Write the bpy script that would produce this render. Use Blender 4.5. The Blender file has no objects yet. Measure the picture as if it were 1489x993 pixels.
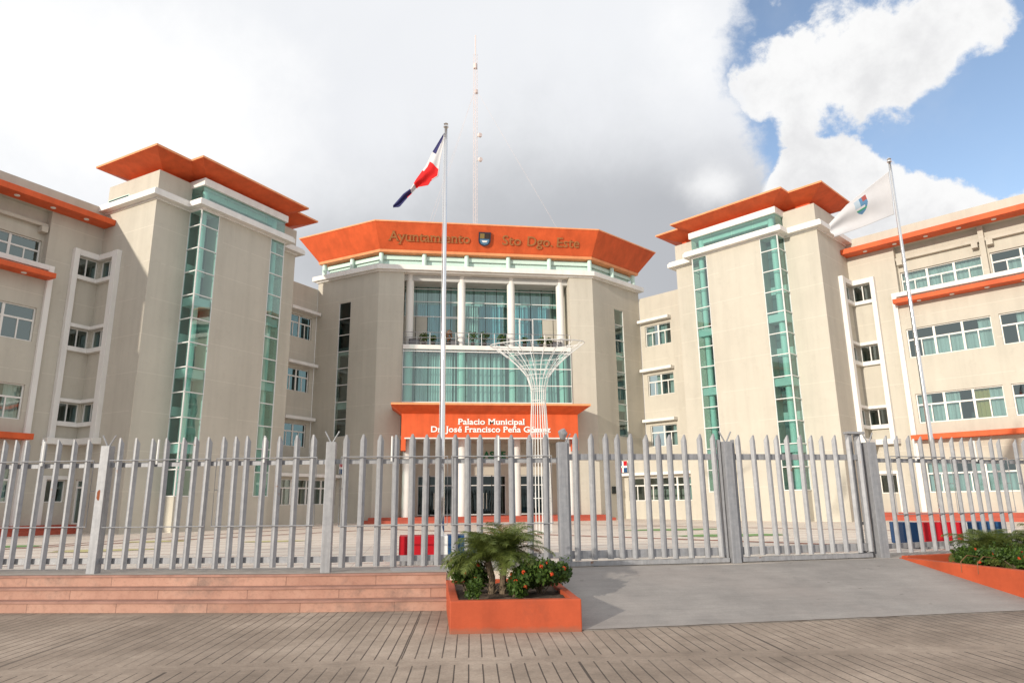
import bpy, bmesh, math, random
from mathutils import Vector, Matrix, noise
R = math.radians
scene = bpy.context.scene
col = scene.collection
random.seed(7)

# ------------------------------------------------------------------ materials
def newmat(name):
    m = bpy.data.materials.new(name); m.use_nodes = True
    nt = m.node_tree
    return m, nt, nt.nodes['Principled BSDF'], nt.nodes['Material Output']

def N(nt, t, **kw):
    n = nt.nodes.new(t)
    for k, v in kw.items():
        if k.startswith('i_'):
            n.inputs[int(k[2:])].default_value = v
        else:
            setattr(n, k, v)
    return n

def noise_tex(nt, scale, detail=5, rough=0.6, vscale=None, src='Object'):
    tc = N(nt, 'ShaderNodeTexCoord')
    mp = N(nt, 'ShaderNodeMapping')
    if vscale: mp.inputs['Scale'].default_value = vscale
    nt.links.new(tc.outputs[src], mp.inputs['Vector'])
    n = N(nt, 'ShaderNodeTexNoise')
    n.inputs['Scale'].default_value = scale
    n.inputs['Detail'].default_value = detail
    n.inputs['Roughness'].default_value = rough
    nt.links.new(mp.outputs[0], n.inputs['Vector'])
    return n

def ramp(nt, src, stops):
    r = N(nt, 'ShaderNodeValToRGB')
    els = r.color_ramp.elements
    els[0].position, els[0].color = stops[0][0], (*stops[0][1], 1)
    els[1].position, els[1].color = stops[-1][0], (*stops[-1][1], 1)
    for p, c in stops[1:-1]:
        e = els.new(p); e.color = (*c, 1)
    nt.links.new(src, r.inputs[0])
    return r

def mix(nt, fac, a, b, mode='MIX'):
    m = N(nt, 'ShaderNodeMix', data_type='RGBA', blend_type=mode)
    for s, i in ((fac, 0), (a, 6), (b, 7)):
        if isinstance(s, (int, float)): m.inputs[i].default_value = s
        elif isinstance(s, tuple): m.inputs[i].default_value = (*s, 1) if len(s) == 3 else s
        else: nt.links.new(s, m.inputs[i])
    return m.outputs[2]

def math_(nt, op, a, b=None, c=None):
    m = N(nt, 'ShaderNodeMath', operation=op)
    for i, s in enumerate((a, b, c)):
        if s is None: continue
        if isinstance(s, (int, float)): m.inputs[i].default_value = s
        else: nt.links.new(s, m.inputs[i])
    return m.outputs[0]

def paint(name, c, rough=0.6, var=0.10, scale=0.5, streak=0.08, bump=0.02, spec=0.3, metal=0.0):
    m, nt, bs, out = newmat(name)
    n1 = noise_tex(nt, scale, 6, 0.65)
    n2 = noise_tex(nt, 1.0, 4, 0.6, (2.2, 2.2, 0.15))
    lo = tuple(x * (1 - var) for x in c); hi = tuple(min(1, x * (1 + var)) for x in c)
    r1 = ramp(nt, n1.outputs[0], [(0.3, lo), (0.7, hi)])
    r2 = ramp(nt, n2.outputs[0], [(0.35, (1 - streak,) * 3), (0.65, (1, 1, 1))])
    nt.links.new(mix(nt, 1.0, r1.outputs[0], r2.outputs[0], 'MULTIPLY'), bs.inputs['Base Color'])
    bs.inputs['Roughness'].default_value = rough
    bs.inputs['Specular IOR Level'].default_value = spec
    bs.inputs['Metallic'].default_value = metal
    if bump:
        n3 = noise_tex(nt, 40, 4, 0.7)
        b = N(nt, 'ShaderNodeBump'); b.inputs['Strength'].default_value = bump * 8; b.inputs['Distance'].default_value = 0.01
        nt.links.new(n3.outputs[0], b.inputs['Height']); nt.links.new(b.outputs[0], bs.inputs['Normal'])
    return m

def stucco(name, c, stain=0.16):
    m, nt, bs, out = newmat(name)
    n1 = noise_tex(nt, 0.35, 7, 0.65)
    n2 = noise_tex(nt, 1.0, 5, 0.65, (1.6, 1.6, 0.10))
    n4 = noise_tex(nt, 2.6, 8, 0.7)
    r1 = ramp(nt, n1.outputs[0], [(0.3, tuple(x * 0.93 for x in c)), (0.7, tuple(x * 1.05 for x in c))])
    r2 = ramp(nt, n2.outputs[0], [(0.36, (1 - stain,) * 3), (0.56, (1, 1, 1))])
    r4 = ramp(nt, n4.outputs[0], [(0.30, (0.94, 0.935, 0.93)), (0.45, (1, 1, 1))])
    a = mix(nt, 1.0, r1.outputs[0], r2.outputs[0], 'MULTIPLY')
    a = mix(nt, 1.0, a, r4.outputs[0], 'MULTIPLY')
    # render joints scored into the plaster: one every 1.19 m of height, a shade paler
    tc = N(nt, 'ShaderNodeTexCoord'); sp = N(nt, 'ShaderNodeSeparateXYZ')
    nt.links.new(tc.outputs['Object'], sp.inputs[0])
    z = math_(nt, 'DIVIDE', sp.outputs['Z'], 1.785)
    fr = math_(nt, 'FRACT', z)
    ln = math_(nt, 'LESS_THAN', fr, 0.017)
    # break the lines up with noise
    br = math_(nt, 'GREATER_THAN', noise_tex(nt, 0.8, 3, 0.5).outputs[0], 0.42)
    f = math_(nt, 'MULTIPLY', ln, br)
    a = mix(nt, math_(nt, 'MULTIPLY', f, 0.35), a, (min(1, c[0] * 1.35), min(1, c[1] * 1.35), min(1, c[2] * 1.38)))
    nt.links.new(a, bs.inputs['Base Color'])
    bs.inputs['Roughness'].default_value = 0.85
    bs.inputs['Specular IOR Level'].default_value = 0.2
    n3 = noise_tex(nt, 18, 6, 0.7)
    b = N(nt, 'ShaderNodeBump'); b.inputs['Strength'].default_value = 0.25; b.inputs['Distance'].default_value = 0.02
    nt.links.new(n3.outputs[0], b.inputs['Height']); nt.links.new(b.outputs[0], bs.inputs['Normal'])
    return m

def glass(name, tint, refl=0.22, rough=0.02):
    m, nt, bs, out = newmat(name)
    nt.nodes.remove(bs)
    tr = N(nt, 'ShaderNodeBsdfTransparent'); tr.inputs[0].default_value = (*tint, 1)
    gl = N(nt, 'ShaderNodeBsdfGlossy'); gl.inputs['Roughness'].default_value = rough
    gl.inputs[0].default_value = (0.80, 0.93, 0.90, 1)
    n = noise_tex(nt, 0.35, 2, 0.5)
    b = N(nt, 'ShaderNodeBump'); b.inputs['Strength'].default_value = 0.35; b.inputs['Distance'].default_value = 0.03
    nt.links.new(n.outputs[0], b.inputs['Height']); nt.links.new(b.outputs[0], gl.inputs['Normal'])
    fr = N(nt, 'ShaderNodeLayerWeight'); fr.inputs[0].default_value = 0.5
    f = math_(nt, 'ADD', math_(nt, 'MULTIPLY', math_(nt, 'POWER', fr.outputs['Facing'], 5.0), 0.75), refl)
    mx = N(nt, 'ShaderNodeMixShader')
    nt.links.new(f, mx.inputs[0]); nt.links.new(tr.outputs[0], mx.inputs[1]); nt.links.new(gl.outputs[0], mx.inputs[2])
    nt.links.new(mx.outputs[0], out.inputs[0])
    return m

def plain(name, c, rough=0.6, metal=0.0, spec=0.3):
    return paint(name, c, rough, 0.05, 2.0, 0.0, 0, spec, metal)

M = {}
M['wall'] = stucco('beige_stucco', (0.54, 0.505, 0.43), 0.07)
M['white'] = paint('white_paint', (0.80, 0.78, 0.74), 0.6, 0.04, 0.8, 0.10, 0.01)
M['orange'] = paint('orange_paint', (0.70, 0.118, 0.034), 0.6, 0.13, 0.9, 0.16, 0.01)
M['orange_trim'] = paint('pale_orange_trim', (0.84, 0.34, 0.15), 0.6, 0.10, 2.0, 0.15, 0.01)
M['teal'] = paint('teal_paint', (0.60, 0.78, 0.70), 0.5, 0.05, 0.8, 0.05, 0)
M['glass'] = glass('teal_glass', (0.56, 0.77, 0.74), 0.17)
M['glass_dark'] = glass('dark_glass', (0.14, 0.22, 0.23), 0.055)
M['glass_green'] = glass('green_glass', (0.56, 0.68, 0.67), 0.19)
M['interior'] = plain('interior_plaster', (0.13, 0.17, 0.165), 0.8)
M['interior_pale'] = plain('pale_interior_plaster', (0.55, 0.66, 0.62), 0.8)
M['black'] = plain('black_mullion', (0.02, 0.025, 0.025), 0.4)
M['ceiling'] = plain('ceiling_plaster', (0.5, 0.5, 0.48), 0.8)
M['grey_metal'] = plain('grey_metal', (0.30, 0.30, 0.31), 0.4, 0.4)
M['lamp'] = plain('lamp_glass', (0.85, 0.84, 0.78), 0.3)
M['white_metal'] = plain('white_metal', (0.70, 0.70, 0.68), 0.45)
M['gold'] = plain('bronze_letter_metal', (0.42, 0.185, 0.07), 0.5, 0.25)
M['letter_white'] = plain('white_letter_plastic', (0.9, 0.9, 0.88), 0.4)
M['green'] = plain('green_sign_plastic', (0.01, 0.15, 0.05), 0.4)
M['red'] = plain('red_enamel', (0.50, 0.01, 0.02), 0.45)
M['blue'] = plain('blue_enamel', (0.02, 0.075, 0.19), 0.45)
M['flag_blue'] = plain('navy_cloth', (0.035, 0.035, 0.12), 0.8)
M['flag_red'] = plain('red_cloth', (0.75, 0.02, 0.02), 0.8)
M['flag_white'] = plain('white_cloth', (0.60, 0.59, 0.60), 0.8)
M['shield_blue'] = plain('shield_blue', (0.10, 0.22, 0.36), 0.6)
M['shield_pale'] = plain('shield_pale', (0.40, 0.48, 0.55), 0.7)
M['shield_red'] = plain('shield_red', (0.34, 0.08, 0.07), 0.7)
M['shield_dark'] = plain('shield_dark', (0.04, 0.04, 0.06), 0.5)
M['shield_gold'] = plain('shield_gold', (0.26, 0.19, 0.07), 0.6)
M['shield_green'] = plain('shield_green', (0.05, 0.30, 0.16), 0.5)
M['yellow_curtain'] = plain('yellow_curtain', (0.60, 0.48, 0.18), 0.9)
M['pot'] = plain('dark_clay', (0.05, 0.035, 0.03), 0.7)
M['mast'] = plain('faded_mast_paint', (0.72, 0.60, 0.56), 0.6)
M['chrome'] = plain('polished_steel', (0.75, 0.74, 0.73), 0.12, 0.95)

def curtain_mat(name, c):
    m, nt, bs, out = newmat(name)
    n = noise_tex(nt, 1.0, 3, 0.6, (7, 7, 0.25))
    r = ramp(nt, n.outputs[0], [(0.35, tuple(x * 0.7 for x in c)), (0.6, c)])
    nt.links.new(r.outputs[0], bs.inputs['Base Color'])
    bs.inputs['Roughness'].default_value = 0.9
    return m
M['curtain'] = curtain_mat('pale_curtain', (0.66, 0.76, 0.74))
M['curtain_blue'] = curtain_mat('blue_curtain', (0.36, 0.66, 0.78))

def fence_metal():
    m, nt, bs, out = newmat('weathered_grey_steel')
    n1 = noise_tex(nt, 9, 6, 0.7); n2 = noise_tex(nt, 1.0, 5, 0.7, (18, 18, 1.2)); n3 = noise_tex(nt, 3.1, 7, 0.75)
    base = ramp(nt, n1.outputs[0], [(0.3, (0.28, 0.29, 0.31)), (0.7, (0.38, 0.385, 0.40))])
    st = ramp(nt, n2.outputs[0], [(0.32, (0.80, 0.79, 0.78)), (0.6, (1, 1, 1))])
    a = mix(nt, 1.0, base.outputs[0], st.outputs[0], 'MULTIPLY')
    oi = N(nt, 'ShaderNodeObjectInfo'); a = mix(nt, 1.0, a, ramp(nt, oi.outputs['Random'], [(0, (0.90, 0.90, 0.91)), (1, (1.06, 1.05, 1.03))]).outputs[0], 'MULTIPLY')
    rm = ramp(nt, n3.outputs[0], [(0.645, (0, 0, 0)), (0.70, (1, 1, 1))])
    a = mix(nt, rm.outputs[0], a, (0.22, 0.10, 0.05))
    nt.links.new(a, bs.inputs['Base Color'])
    bs.inputs['Roughness'].default_value = 0.5; bs.inputs['Metallic'].default_value = 0.15
    bs.inputs['Specular IOR Level'].default_value = 0.4
    return m
M['fence'] = fence_metal()
M['rust'] = plain('rust', (0.28, 0.09, 0.04), 0.9)

def stair_mat():
    m, nt, bs, out = newmat('salmon_stair_paint')
    n1 = noise_tex(nt, 1.3, 7, 0.7); n2 = noise_tex(nt, 0.55, 6, 0.75); n3 = noise_tex(nt, 14, 5, 0.7)
    a = ramp(nt, n1.outputs[0], [(0.3, (0.37, 0.19, 0.135)), (0.55, (0.45, 0.25, 0.18)), (0.75, (0.50, 0.31, 0.235))]).outputs[0]
    # each precast slab its own shade
    tc = N(nt, 'ShaderNodeTexCoord'); sp = N(nt, 'ShaderNodeSeparateXYZ'); nt.links.new(tc.outputs['Object'], sp.inputs[0])
    row = math_(nt, 'FLOOR', math_(nt, 'MULTIPLY', sp.outputs['Z'], 5.38))
    off = math_(nt, 'MULTIPLY', row, 0.61)
    u = math_(nt, 'ADD', math_(nt, 'DIVIDE', sp.outputs['X'], 1.55), off)
    wn = N(nt, 'ShaderNodeTexWhiteNoise', noise_dimensions='2D')
    cb = N(nt, 'ShaderNodeCombineXYZ'); nt.links.new(math_(nt, 'FLOOR', u), cb.inputs[0]); nt.links.new(row, cb.inputs[1])
    nt.links.new(cb.outputs[0], wn.inputs['Vector'])
    sh = ramp(nt, wn.outputs['Value'], [(0.0, (0.88, 0.86, 0.86)), (1.0, (1.06, 1.08, 1.1))])
    a = mix(nt, 1.0, a, sh.outputs[0], 'MULTIPLY')
    j = math_(nt, 'LESS_THAN', math_(nt, 'FRACT', u), 0.009)
    a = mix(nt, math_(nt, 'MULTIPLY', j, 0.65), a, (0.14, 0.07, 0.05))
    dirt = ramp(nt, n2.outputs[0], [(0.53, (0, 0, 0)), (0.66, (0.7,) * 3)])
    a = mix(nt, dirt.outputs[0], a, (0.17, 0.12, 0.10))
    sp3 = ramp(nt, n3.outputs[0], [(0.30, (0.8, 0.8, 0.8)), (0.5, (1, 1, 1))])
    a = mix(nt, 1.0, a, sp3.outputs[0], 'MULTIPLY')
    nt.links.new(a, bs.inputs['Base Color']); bs.inputs['Roughness'].default_value = 0.75
    return m
M['stair'] = stair_mat()
M['nosing'] = paint('worn_stair_nosing', (0.33, 0.18, 0.14), 0.7, 0.25, 2.5, 0.0, 0.02)

def sidewalk_mat():
    m, nt, bs, out = newmat('grooved_concrete')
    tc = N(nt, 'ShaderNodeTexCoord'); mp = N(nt, 'ShaderNodeMapping')
    mp.inputs['Rotation'].default_value = (0, 0, R(4.5))
    nt.links.new(tc.outputs['Object'], mp.inputs[0])
    sp = N(nt, 'ShaderNodeSeparateXYZ'); nt.links.new(mp.outputs[0], sp.inputs[0])
    nz = noise_tex(nt, 1.5, 4, 0.6)
    wob = math_(nt, 'MULTIPLY', math_(nt, 'SUBTRACT', nz.outputs[0], 0.5), 0.012)
    X = math_(nt, 'ADD', sp.outputs['X'], wob)
    Y = sp.outputs['Y']
    rowf = math_(nt, 'DIVIDE', math_(nt, 'ADD', Y, 4.15), 4.0)
    row = math_(nt, 'FLOOR', rowf); fy = math_(nt, 'FRACT', rowf)
    g = math_(nt, 'FRACT', math_(nt, 'DIVIDE', X, 0.155))
    groove = math_(nt, 'LESS_THAN', g, 0.10)
    inrow = math_(nt, 'GREATER_THAN', fy, 0.085)
    groove = math_(nt, 'MULTIPLY', groove, inrow)
    fade = ramp(nt, noise_tex(nt, 0.45, 4, 0.6).outputs[0], [(0.36, (0.35,) * 3), (0.52, (1, 1, 1))])
    groove = math_(nt, 'MULTIPLY', groove, fade.outputs[0])
    xj = math_(nt, 'ADD', math_(nt, 'DIVIDE', math_(nt, 'ADD', X, 3.72), 4.5), math_(nt, 'MULTIPLY', row, 0.45))
    joint = math_(nt, 'LESS_THAN', math_(nt, 'FRACT', xj), 0.0045)
    joint = math_(nt, 'MAXIMUM', joint, math_(nt, 'MULTIPLY', math_(nt, 'LESS_THAN', math_(nt, 'ABSOLUTE', math_(nt, 'SUBTRACT', fy, 0.0445)), 0.0016), 0.25))
    wn = N(nt, 'ShaderNodeTexWhiteNoise', noise_dimensions='2D')
    cb = N(nt, 'ShaderNodeCombineXYZ'); nt.links.new(math_(nt, 'FLOOR', math_(nt, 'DIVIDE', X, 0.155)), cb.inputs[0]); nt.links.new(row, cb.inputs[1])
    nt.links.new(cb.outputs[0], wn.inputs['Vector'])
    plank = ramp(nt, wn.outputs['Value'], [(0, (0.95,) * 3), (1, (1.04,) * 3)])
    n1 = noise_tex(nt, 0.7, 8, 0.7); n2 = noise_tex(nt, 30, 5, 0.75); n3 = noise_tex(nt, 0.28, 6, 0.65); n4 = noise_tex(nt, 5, 7, 0.7)
    a = ramp(nt, n1.outputs[0], [(0.28, (0.27, 0.21, 0.16)), (0.5, (0.375, 0.295, 0.23)), (0.72, (0.48, 0.385, 0.305))]).outputs[0]
    a = mix(nt, 1.0, a, plank.outputs[0], 'MULTIPLY')
    a = mix(nt, 1.0, a, ramp(nt, n2.outputs[0], [(0.3, (0.78,) * 3), (0.7, (1.12,) * 3)]).outputs[0], 'MULTIPLY')
    a = mix(nt, 1.0, a, ramp(nt, n3.outputs[0], [(0.35, (0.66, 0.64, 0.62)), (0.62, (1.14,) * 3)]).outputs[0], 'MULTIPLY')
    a = mix(nt, 1.0, a, ramp(nt, n4.outputs[0], [(0.35, (0.84,) * 3), (0.55, (1.0,) * 3)]).outputs[0], 'MULTIPLY')
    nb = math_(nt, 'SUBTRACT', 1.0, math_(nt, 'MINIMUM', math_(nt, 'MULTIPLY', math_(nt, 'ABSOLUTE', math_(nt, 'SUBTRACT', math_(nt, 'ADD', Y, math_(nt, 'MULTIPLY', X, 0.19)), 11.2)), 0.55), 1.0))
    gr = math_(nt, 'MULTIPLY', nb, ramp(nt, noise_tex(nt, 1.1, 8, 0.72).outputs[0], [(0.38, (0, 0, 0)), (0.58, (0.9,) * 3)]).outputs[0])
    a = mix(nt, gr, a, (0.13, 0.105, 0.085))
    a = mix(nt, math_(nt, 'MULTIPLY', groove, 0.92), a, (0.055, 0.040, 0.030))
    a = mix(nt, math_(nt, 'MULTIPLY', joint, 0.85), a, (0.06, 0.045, 0.035))
    nt.links.new(a, bs.inputs['Base Color']); bs.inputs['Roughness'].default_value = 0.85
    h = math_(nt, 'SUBTRACT', math_(nt, 'MULTIPLY', n2.outputs[0], 0.25), math_(nt, 'MAXIMUM', groove, joint))
    b = N(nt, 'ShaderNodeBump'); b.inputs['Strength'].default_value = 0.6; b.inputs['Distance'].default_value = 0.012
    nt.links.new(h, b.inputs['Height']); nt.links.new(b.outputs[0], bs.inputs['Normal'])
    return m
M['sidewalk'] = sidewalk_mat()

def ramp_mat():
    m, nt, bs, out = newmat('brushed_concrete')
    n1 = noise_tex(nt, 0.9, 7, 0.65); n2 = noise_tex(nt, 35, 5, 0.8); n3 = noise_tex(nt, 1.0, 6, 0.7, (0.8, 5.0, 1)); n4 = noise_tex(nt, 2.4, 5, 0.6)
    a = ramp(nt, n1.outputs[0], [(0.3, (0.24, 0.22, 0.205)), (0.7, (0.355, 0.325, 0.30))]).outputs[0]
    a = mix(nt, 1.0, a, ramp(nt, n2.outputs[0], [(0.3, (0.88,) * 3), (0.7, (1.08,) * 3)]).outputs[0], 'MULTIPLY')
    a = mix(nt, 1.0, a, ramp(nt, n3.outputs[0], [(0.35, (0.86,) * 3), (0.6, (1.0,) * 3)]).outputs[0], 'MULTIPLY')
    a = mix(nt, ramp(nt, n4.outputs[0], [(0.66, (0, 0, 0)), (0.73, (0.45,) * 3)]).outputs[0], a, (0.16, 0.15, 0.14))
    vo = N(nt, 'ShaderNodeTexVoronoi'); vo.inputs['Scale'].default_value = 1.1; tcv = N(nt, 'ShaderNodeTexCoord'); mpv = N(nt, 'ShaderNodeMapping'); mpv.inputs['Scale'].default_value = (1, 2.2, 1)
    nt.links.new(tcv.outputs['Object'], mpv.inputs[0]); nt.links.new(mpv.outputs[0], vo.inputs['Vector'])
    vd = math_(nt, 'ADD', vo.outputs['Distance'], math_(nt, 'MULTIPLY', noise_tex(nt, 9, 4, 0.7).outputs[0], 0.12))
    a = mix(nt, ramp(nt, vd, [(0.085, (0.75,) * 3), (0.11, (0, 0, 0))]).outputs[0], a, (0.10, 0.085, 0.075))
    a = mix(nt, ramp(nt, noise_tex(nt, 0.5, 5, 0.6).outputs[0], [(0.48, (0, 0, 0)), (0.66, (0.35,) * 3)]).outputs[0], a, (0.36, 0.31, 0.28))
    nt.links.new(a, bs.inputs['Base Color']); bs.inputs['Roughness'].default_value = 0.8
    b = N(nt, 'ShaderNodeBump'); b.inputs['Strength'].default_value = 0.4; b.inputs['Distance'].default_value = 0.006
    nt.links.new(n2.outputs[0], b.inputs['Height']); nt.links.new(b.outputs[0], bs.inputs['Normal'])
    return m
M['ramp'] = ramp_mat()

def plaza_mat():
    m, nt, bs, out = newmat('pale_plaza_paving')
    tc = N(nt, 'ShaderNodeTexCoord'); sp = N(nt, 'ShaderNodeSeparateXYZ'); nt.links.new(tc.outputs['Object'], sp.inputs[0])
    n1 = noise_tex(nt, 0.25, 6, 0.6); n2 = noise_tex(nt, 9, 5, 0.7)
    a = ramp(nt, n1.outputs[0], [(0.3, (0.68, 0.60, 0.51)), (0.7, (0.80, 0.715, 0.62))]).outputs[0]
    a = mix(nt, 1.0, a, ramp(nt, n2.outputs[0], [(0.3, (0.9,) * 3), (0.7, (1.05,) * 3)]).outputs[0], 'MULTIPLY')
    # red tile lines across, thinner grey joints both ways
    gy = math_(nt, 'FRACT', math_(nt, 'DIVIDE', sp.outputs['Y'], 1.35))
    red = math_(nt, 'LESS_THAN', gy, 0.075)
    jx = math_(nt, 'LESS_THAN', math_(nt, 'FRACT', math_(nt, 'DIVIDE', sp.outputs['X'], 0.95)), 0.014)
    jy = math_(nt, 'LESS_THAN', math_(nt, 'FRACT', math_(nt, 'DIVIDE', sp.outputs['Y'], 0.95)), 0.03)
    j = math_(nt, 'MAXIMUM', jx, jy)
    a = mix(nt, math_(nt, 'MULTIPLY', j, 0.5), a, (0.25, 0.18, 0.14))
    a = mix(nt, math_(nt, 'MULTIPLY', red, 0.8), a, (0.27, 0.10, 0.075))
    nt.links.new(a, bs.inputs['Base Color']); bs.inputs['Roughness'].default_value = 0.7
    return m
M['plaza'] = plaza_mat()
M['paver'] = paint('grey_paver', (0.40, 0.36, 0.32), 0.85, 0.15, 3, 0.05, 0.03)
def planter_mat():
    m = paint('worn_orange_masonry', (0.47, 0.085, 0.032), 0.65, 0.18, 1.7, 0.14, 0.03)
    nt = m.node_tree; bs = nt.nodes['Principled BSDF']; src = bs.inputs['Base Color'].links[0].from_socket
    tc = N(nt, 'ShaderNodeTexCoord'); sp = N(nt, 'ShaderNodeSeparateXYZ'); nt.links.new(tc.outputs['Object'], sp.inputs[0])
    n = noise_tex(nt, 5, 7, 0.75)
    foot = math_(nt, 'SUBTRACT', math_(nt, 'ADD', 0.02, math_(nt, 'MULTIPLY', n.outputs[0], 0.13)), sp.outputs['Z'])
    f = ramp(nt, foot, [(0.0, (0, 0, 0)), (0.06, (0.6,) * 3)])
    a = mix(nt, f.outputs[0], src, (0.22, 0.12, 0.08))
    n2 = noise_tex(nt, 11, 6, 0.8); ch = ramp(nt, n2.outputs[0], [(0.66, (0, 0, 0)), (0.70, (0.6,) * 3)])
    a = mix(nt, ch.outputs[0], a, (0.50, 0.22, 0.13))
    n3 = noise_tex(nt, 2.2, 6, 0.7); st = ramp(nt, n3.outputs[0], [(0.56, (0, 0, 0)), (0.70, (0.5,) * 3)])
    a = mix(nt, st.outputs[0], a, (0.30, 0.065, 0.03))
    nt.links.new(a, bs.inputs['Base Color'])
    return m
M['planter'] = planter_mat()
M['planter_top'] = paint('orange_coping', (0.42, 0.12, 0.07), 0.7, 0.18, 3, 0.1, 0.03)
M['dark_red'] = paint('dark_red_step', (0.42, 0.09, 0.055), 0.7, 0.12, 1.5, 0.1, 0.02)
M['soil'] = paint('dry_soil', (0.10, 0.07, 0.05), 0.95, 0.5, 12, 0.0, 0.1)
M['earth'] = paint('far_ground', (0.25, 0.22, 0.18), 0.95, 0.2, 0.05, 0.0, 0.0)
M['bark'] = paint('palm_bark', (0.16, 0.12, 0.08), 0.9, 0.4, 15, 0.1, 0.1)

def leaf(name, c1, c2, scale=6):
    m, nt, bs, out = newmat(name)
    oi = N(nt, 'ShaderNodeNewGeometry')
    r = ramp(nt, oi.outputs['Random Per Island'], [(0, c1), (1, c2)])
    nt.links.new(r.outputs[0], bs.inputs['Base Color'])
    bs.inputs['Roughness'].default_value = 0.5
    bs.inputs['Specular IOR Level'].default_value = 0.35
    tl = N(nt, 'ShaderNodeBsdfTranslucent'); nt.links.new(r.outputs[0], tl.inputs[0])
    mx = N(nt, 'ShaderNodeMixShader'); mx.inputs[0].default_value = 0.3
    nt.links.new(bs.outputs[0], mx.inputs[1]); nt.links.new(tl.outputs[0], mx.inputs[2]); nt.links.new(mx.outputs[0], out.inputs[0])
    return m
M['leaf'] = leaf('glossy_shrub_leaf', (0.025, 0.055, 0.010), (0.10, 0.17, 0.03))
M['frond'] = leaf('palm_leaflet', (0.075, 0.11, 0.022), (0.20, 0.24, 0.06))
M['dry_frond'] = leaf('dry_leaflet', (0.22, 0.10, 0.05), (0.30, 0.17, 0.08))
M['flower'] = leaf('ixora_petal', (0.65, 0.06, 0.02), (0.85, 0.14, 0.04))
M['grass'] = plain('green_ground_paint', (0.20, 0.34, 0.13), 0.9)
M['yellow_paint'] = plain('faded_yellow_ground_paint', (0.55, 0.50, 0.25), 0.9)
M['red_line'] = plain('red_tile_line', (0.30, 0.09, 0.06), 0.8)

# ------------------------------------------------------------------ mesh builder
class MB:
    def __init__(self):
        self.v = []; self.f = []; self.mi = []; self.mats = []
    def mat(self, m):
        if m not in self.mats: self.mats.append(m)
        return self.mats.index(m)
    def face(self, pts, m):
        b = len(self.v); self.v += [tuple(p) for p in pts]
        self.f.append(tuple(range(b, b + len(pts)))); self.mi.append(self.mat(m))
    def hexa(self, p, m):       # 8 points: bottom ring, top ring
        b = len(self.v); self.v += [tuple(q) for q in p]
        for f in ((0, 3, 2, 1), (4, 5, 6, 7), (0, 1, 5, 4), (1, 2, 6, 5), (2, 3, 7, 6), (3, 0, 4, 7)):
            self.f.append(tuple(b + i for i in f)); self.mi.append(self.mat(m))
    def box(self, x0, x1, y0, y1, z0, z1, m):
        self.hexa([(x0, y0, z0), (x1, y0, z0), (x1, y1, z0), (x0, y1, z0), (x0, y0, z1), (x1, y0, z1), (x1, y1, z1), (x0, y1, z1)], m)
    def prism(self, poly, z0, z1, m):
        n = len(poly); b = len(self.v)
        self.v += [(x, y, z0) for x, y in poly] + [(x, y, z1) for x, y in poly]
        k = self.mat(m)
        self.f.append(tuple(b + i for i in range(n))[::-1]); self.mi.append(k)
        self.f.append(tuple(b + n + i for i in range(n))); self.mi.append(k)
        for i in range(n):
            j = (i + 1) % n
            self.f.append((b + i, b + j, b + n + j, b + n + i)); self.mi.append(k)
    def loft(self, A, z0, B, z1, m, cap0=False, cap1=False):
        n = len(A); b = len(self.v)
        self.v += [(x, y, z0) for x, y in A] + [(x, y, z1) for x, y in B]
        k = self.mat(m)
        for i in range(n):
            j = (i + 1) % n
            self.f.append((b + i, b + j, b + n + j, b + n + i)); self.mi.append(k)
        if cap0: self.f.append(tuple(b + i for i in range(n))[::-1]); self.mi.append(k)
        if cap1: self.f.append(tuple(b + n + i for i in range(n))); self.mi.append(k)
    def tube(self, path, r, m, n=8, close=False):
        P = [Vector(p) for p in path]; b = len(self.v); k = self.mat(m); L = len(P)
        for i, p in enumerate(P):
            if close: d = P[(i + 1) % L] - P[i - 1]
            else: d = P[min(i + 1, L - 1)] - P[max(i - 1, 0)]
            d.normalize()
            up = Vector((0, 0, 1)) if abs(d.z) < 0.95 else Vector((1, 0, 0))
            a = d.cross(up).normalized(); c = a.cross(d)
            rr = r[i] if isinstance(r, (list, tuple)) else r
            for q in range(n):
                t = 2 * math.pi * q / n
                self.v.append(tuple(p + (a * math.cos(t) + c * math.sin(t)) * rr))
        for i in range(L if close else L - 1):
            i2 = (i + 1) % L
            for q in range(n):
                q2 = (q + 1) % n
                self.f.append((b + i * n + q, b + i * n + q2, b + i2 * n + q2, b + i2 * n + q)); self.mi.append(k)
        if not close:
            self.f.append(tuple(b + q for q in range(n))[::-1]); self.mi.append(k)
            self.f.append(tuple(b + (L - 1) * n + q for q in range(n))); self.mi.append(k)
    def build(self, name, parent=None, origin=(0, 0, 0), smooth=False, recalc=True, bevel=0):
        me = bpy.data.meshes.new(name)
        o = Vector(origin)
        me.from_pydata([tuple(Vector(v) - o) for v in self.v], [], self.f)
        for m in self.mats: me.materials.append(m)
        for p, k in zip(me.polygons, self.mi): p.material_index = k
        if recalc:
            bm = bmesh.new(); bm.from_mesh(me); bmesh.ops.recalc_face_normals(bm, faces=bm.faces); bm.to_mesh(me); bm.free()
        if smooth:
            for p in me.polygons: p.use_smooth = True
        ob = bpy.data.objects.new(name, me); col.objects.link(ob)
        if parent: ob.parent = parent
        else: ob.location = o
        if bevel:
            bv = ob.modifiers.new('bevel', 'BEVEL'); bv.width = bevel; bv.segments = 2; bv.limit_method = 'ANGLE'
        return ob

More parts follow.
